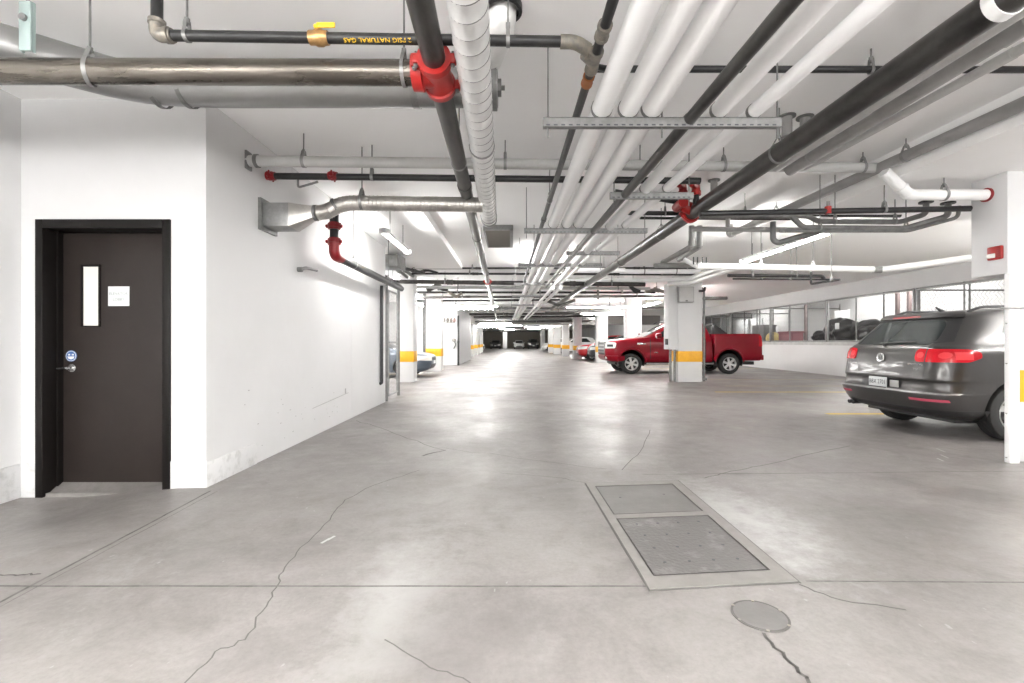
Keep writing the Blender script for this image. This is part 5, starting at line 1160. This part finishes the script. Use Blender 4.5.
# --- red pickup, nose toward the lane --------------------------------
def red_pickup():
    t = thing('pickup_truck', 'dark red crew cab pickup truck parked behind the middle column', 'truck', (9.42, 18.25, 0), None, PI)
    Lw = [(.44, 1.86, 5.55, .90, .05, .05, 0, .35, .35), (.52, 1.86, 5.78, .96, .05, .05, 0, .4, .4), (.62, 1.86, 5.85, .99, .05, .05, .0, .42, .42), (.80, 1.86, 5.88, 1.0, .05, .05, .02, .40, .42), (.98, 1.86, 5.87, 1.0, .05, .05, .03, .38, .42),
          (1.14, 1.86, 5.84, .995, .05, .05, .04, .36, .42), (1.22, 1.86, 5.78, .985, .05, .05, .05, .36, .4), (1.275, 1.86, 5.62, .965, .05, .05, .06, .36, .38), (1.32, 1.86, 5.2, .945, .05, .05, .06, .4, .35), (1.36, 1.86, 4.75, .935, .05, .05, .06, .3, .3), (1.375, 1.86, 4.5, .93, .05, .05, .05, .3, .3)]
    low = sliced(Lw, 3); axle = (1.25, 4.93)
    body_with_arches(low, 'front_body', M['truck'], t, (4.93,), (.50, .42), .34, 1.0)
    Lb = [(.50, .06, 1.83, .92, .06, .06, 0, .05, .05), (.60, .0, 1.83, .985, .07, .07, .0, .05, .05), (.9, .0, 1.83, 1.0, .07, .07, .01, .05, .05), (1.20, .01, 1.83, 1.0, .07, .07, .01, .05, .05), (1.42, .03, 1.83, .99, .07, .07, .01, .05, .05), (1.50, .06, 1.83, .965, .07, .07, .01, .05, .05)]
    bed = sliced(Lb, 3); body_with_arches(bed, 'truck_bed', M['truck'], t, (1.25,), (.50, .42), .34, 1.0)
    Lc = [(1.33, 1.88, 4.55, .93, .10, .10, .02, .40, .35), (1.45, 1.90, 4.28, .905, .12, .12, .03, .40, .35), (1.66, 1.96, 3.92, .855, .14, .14, .04, .4, .35), (1.84, 2.04, 3.58, .80, .16, .16, .05, .4, .32), (1.93, 2.12, 3.38, .75, .18, .18, .05, .38, .3), (1.985, 2.3, 3.18, .65, .2, .2, .05, .3, .28), (2.005, 2.55, 2.95, .45, .15, .15, .03, .2, .2)]
    cab = sliced(Lc, 3); cab.build('cab', M['truck'], t)
    for s_ in (-1, 1):
        side = [((0, s_ * .5, 0), (0, s_, 0))]
        patch(cab, poly_planes(rpoly([(2.22, 1.39), (3.02, 1.39), (2.98, 1.86), (2.30, 1.84)], .05), 1) + side, 'side_window', M['glass'], t)
        patch(cab, poly_planes(rpoly([(3.10, 1.39), (4.05, 1.38), (3.92, 1.47), (3.42, 1.85), (3.06, 1.86)], .05), 1) + side, 'side_window', M['glass'], t)
        for x in (2.15, 3.06, 4.22): patch(low, bnd(x0=x - .012, x1=x + .012, z0=.56, z1=1.35) + side, 'door_gap', M['rubber'], t, .001, .003)
        for x in (2.3, 3.22): MB().box(x, x + .22, s_ * .99 - .02, s_ * .99 + .025, 1.10, 1.14, bev=.01).build('door_handle', M['truck'], t)
        mr_ = MB().box(3.86, 4.06, s_ * 1.02, s_ * 1.22, 1.32, 1.52, bev=.04); mr_.box(3.92, 4.0, s_ * .90, s_ * 1.05, 1.33, 1.39, bev=.01); mo = mr_.build('side_mirror', M['truck'], t)
        MB().box(4.0, 4.075, s_ * 1.03, s_ * 1.21, 1.33, 1.42, bev=.02).build('mirror_cap', M['chrome'], mo)
        for x in (4.93,): patch(low, [((x, 0, .42), (0, 0, 1))] + bnd(x0=x - .60, x1=x + .60, z1=1.02) + side, 'fender_flare', M['truck'], t, .006) if False else None
        for x in axle:
            fx = MB()
            P = [(x + math.cos(a) * .53, s_ * 1.0, .42 + math.sin(a) * .53) for a in [PI * (.02 + .96 * i / 18) for i in range(19)]]
            fx.tube(P, .022, 8); fx.build('fender_flare', M['truck'], t)
        for x in axle: liner(t, x, s_, .495, .42, .99, .33); wheel(t, x, s_ * .985, s_, .385, .25, .255, 6, treads=False)
        # lamps
        hl_ = patch(low, poly_planes(rpoly([(5.56, .97), (5.95, .95), (5.95, 1.19), (5.56, 1.19), (5.50, 1.15)], .03), 1) + [((0, s_ * .62, 0), (0, s_, 0))], 'headlamp', M['clear'], t, .008, .02)
        if hl_: patch(low, poly_planes([(5.62, 1.02), (5.80, 1.02), (5.80, 1.11), (5.62, 1.11)], 1) + [((0, s_ * .7, 0), (0, s_, 0))], 'lamp_reflector', M['darkpl'], hl_, .012, .01)
        tl = patch(bed, bnd(x0=-.1, x1=.16, z0=1.04, z1=1.42) + [((0, s_ * .82, 0), (0, s_, 0))], 'tail_lamp', M['lensred'], t, .008, .02)
        MB().box(1.85, 4.35, s_ * .90, s_ * 1.03, .36, .41, bev=.015).build('running_board', M['pvc'], t)
        bg2 = MB().box(4.52, 4.72, s_ * .985, s_ * 1.004, 1.10, 1.17, bev=.006); bg2.box(4.40, 4.52, s_ * .985, s_ * 1.002, 1.11, 1.14); bg2.build('fender_vent', M['chrome'], t)
        MB().box(3.95, 4.08, s_ * .996, s_ * 1.003, .80, .825).build('door_badge', M['chrome'], t)
        MB().tube(bend([(3.6, s_ * .66, 1.92), (3.45, s_ * .66, 2.03), (2.4, s_ * .66, 2.04), (2.2, s_ * .66, 1.96)], .1), .018, 8).build('roof_rail', M['darkpl'], t)
    patch(cab, bnd(x0=3.3, z0=1.40, z1=1.89, y0=-.68, y1=.68), 'windshield', M['glass'], t)
    patch(cab, bnd(x1=2.3, z0=1.55, z1=1.88, y0=-.66, y1=.66), 'rear_window', M['glass'], t)
    sb = MB()
    for s_ in (-1, 1): sb.prism([(1.80, s_ * .80, 1.50), (1.22, s_ * .80, 1.50), (1.30, s_ * .80, 1.56), (1.72, s_ * .80, 1.88), (1.80, s_ * .80, 1.90)], (0, -s_ * .07, 0))
    sb.tube([(1.76, -.76, 1.87), (1.76, .76, 1.87)], .035, 10); sb.build('sport_bar', M['darkpl'], t)
    MB().box(.10, 1.80, -.90, .90, 1.495, 1.515, bev=.01).build('bed_cover', M['darkpl'], t)
    # nose
    gb = patch(low, bnd(x0=5.6, y0=-.62, y1=.62, z0=.72, z1=1.22), 'grille', M['darkpl'], t, .006)
    for z in (.78, .91, 1.04, 1.16): patch(low, bnd(x0=5.5, y0=-.62, y1=.62, z0=z, z1=z + .055), 'grille_bar', M['galv'], gb, .022, .02)
    gs_ = MB()
    for y in (-.62, .60): gs_.box(5.80, 5.90, y, y + .03, .72, 1.22, bev=.008)
    gs_.build('grille_surround', M['galv'], gb)
    patch(low, bnd(x0=5.2, z0=.50, z1=.68), 'front_bumper', M['truck'], t, .03, .03); patch(low, bnd(x0=5.3, z0=.44, z1=.51), 'air_dam', M['darkpl'], t, .015, .02)
    for s_ in (-1, 1): MB().tube([(5.78, s_ * .74, .60), (5.87, s_ * .74, .60)], .05, 12).build('fog_lamp', M['clear'], t)
    MB().box(-.06, .05, -.95, .95, .52, .72, bev=.03).build('rear_bumper', M['truck'], t)
    tg = MB().box(-.012, .01, -.70, .70, .76, 1.42, bev=.006).build('tailgate', M['truck'], t); MB().box(-.02, -.008, -.12, .12, 1.16, 1.24, bev=.006).build('tailgate_handle', M['darkpl'], tg)
    MB().box(.2, 5.5, -.72, .72, .34, .46).build('chassis', M['darkpl'], t)
    MB().tube([(2.6, 0, 1.98), (2.5, 0, 2.06)], [.03, .01], 8).build('antenna_fin', M['darkpl'], t)
    return t
truck = red_pickup()

# --- smaller cars -----------------------------------------------------
def small_car(label, loc, rz, paint, kind='hatch', L=4.3):
    t = thing('car', label, 'car', loc, 'cars parked in the bays', rz or 1e-6)
    if kind == 'suv':
        Lv = [(.24, .18, L - .3, .80, .3, .3, .03, .45, .4), (.34, .05, L - .06, .88, .3, .3, .05, .5, .45), (.55, 0, L, .90, .3, .3, .06, .5, .45), (.80, .03, L - .04, .90, .3, .3, .06, .5, .45), (.98, .06, L - .25, .89, .3, .3, .06, .5, .4), (1.06, .10, L - .95, .87, .3, .3, .06, .45, .4), (1.12, .14, L - 1.25, .83, .32, .3, .06, .4, .35), (1.35, .28, L - 1.6, .77, .36, .3, .07, .35, .3), (1.56, .46, L - 2.0, .68, .36, .3, .07, .3, .3), (1.64, .9, L - 2.35, .54, .3, .25, .05, .25, .25)]
        wz = (1.12, 1.54)
    else:
        Lv = [(.18, .22, L - .35, .76, .3, .3, .03, .45, .4), (.28, .06, L - .08, .85, .32, .3, .06, .5, .45), (.45, 0, L, .88, .32, .3, .07, .55, .5), (.66, .02, L - .01, .88, .32, .3, .07, .5, .5), (.76, .05, L - .08, .87, .32, .3, .07, .5, .5), (.84, .12, L - .45, .85, .32, .3, .06, .5, .4), (.93, .20, L - 1.15, .81, .34, .3, .06, .45, .35), (1.12, .42, L - 1.55, .74, .36, .3, .07, .4, .3), (1.34, .85, L - 2.0, .65, .36, .3, .07, .3, .3), (1.43, 1.3, L - 2.4, .50, .3, .25, .05, .25, .25)]
        wz = (.95, 1.31)
    src = sliced(Lv, 2); r = .32; wx = (.82, L - .88)
    body_with_arches(src, 'body', paint, t, wx, (r + .05, r + .01), .30, .90)
    for x in wx:
        for s_ in (-1, 1): liner(t, x, s_, r + .045, r + .01, .87, .29); wheel(t, x, s_ * .865, s_, r, .20, .205, 5, False, False)
    patch(src, bnd(x0=L - 2.1, z0=wz[0] + .02, z1=wz[1], y0=-.60, y1=.60), 'windshield', M['glass'], t)
    patch(src, bnd(x1=1.2, z0=wz[0] + .02, z1=wz[1] - .03, y0=-.58, y1=.58), 'rear_window', M['glass'], t)
    for s_ in (-1, 1):
        patch(src, poly_planes([(.75, wz[0] + .04), (L - 1.55, wz[0] + .02), (L - 2.1, wz[1]), (1.15, wz[1])], 1) + [((0, s_ * .45, 0), (0, s_, 0))], 'side_window', M['glass'], t)
        patch(src, poly_planes(rpoly([(L - .52, .60 if kind != 'suv' else .74), (L + .1, .56 if kind != 'suv' else .68), (L + .1, .70 if kind != 'suv' else .86), (L - .60, .76 if kind != 'suv' else .92)], .03), 1) + [((0, s_ * .42, 0), (0, s_, 0))], 'headlamp', M['clear'], t, .008, .015)
        patch(src, bnd(x1=.34, z0=.66 if kind != 'suv' else .85, z1=.80 if kind != 'suv' else 1.05) + [((0, s_ * .55, 0), (0, s_, 0))], 'tail_lamp', M['lensred'], t, .006)
        MB().box(L - 1.62, L - 1.44, s_ * .80, s_ * .98, wz[0] - .02, wz[0] + .10, bev=.03).build('side_mirror', paint, t)
    g_ = patch(src, bnd(x0=L - .35, y0=-.46, y1=.46, z0=.30, z1=.44), 'lower_grille', M['darkpl'], t, .004)
    patch(src, bnd(x0=L - .4, y0=-.36, y1=.36, z0=.58 if kind != 'suv' else .66, z1=.66 if kind != 'suv' else .82), 'grille', M['darkpl'], t, .004)
    MB().box(L - .005, L + .012, -.15, .15, .46, .56).build('licence_plate', M['paper'], t)
    MB().box(.4, L - .4, -.65, .65, .17, .25).build('underbody', M['darkpl'], t)
    return t
small_car('blue grey car nosing out between the two banded columns', (-6.98, 16.2, 0), 0, M['bluecar'], 'hatch', 4.25)
small_car('red car parked facing the lane beyond the pickup truck', (8.75, 31.2, 0), PI, M['redcar'], 'suv', 4.35)
small_car('dark grey car with its nose between the red car and the pickup', (9.1, 28.95, 0), PI, M['darkcar'], 'suv', 4.3)
small_car('white hatchback between the far columns of the right bays', (8.6, 46.6, 0), PI, M['whitecar'], 'suv', 4.4)
small_car('white car in the last right bay before the far column', (8.2, 58.5, 0), PI, M['whitecar'], 'suv', 4.4)
small_car('dark car nosing out of the last left bays', (-7.6, 55.5, 0), 0, M['darkcar'], 'suv', 4.3)
small_car('white car facing the lane at the end wall', (1.2, 81.3, 0), -PI / 2, M['whitecar'], 'hatch', 4.4)
small_car('dark car facing the lane at the end wall', (-2.8, 81.3, 0), -PI / 2, M['darkcar'], 'hatch', 4.4)
small_car('dark grey SUV at the end wall beside the white car', (3.6, 81.3, 0), -PI / 2, M['darkcar'], 'suv', 4.4)
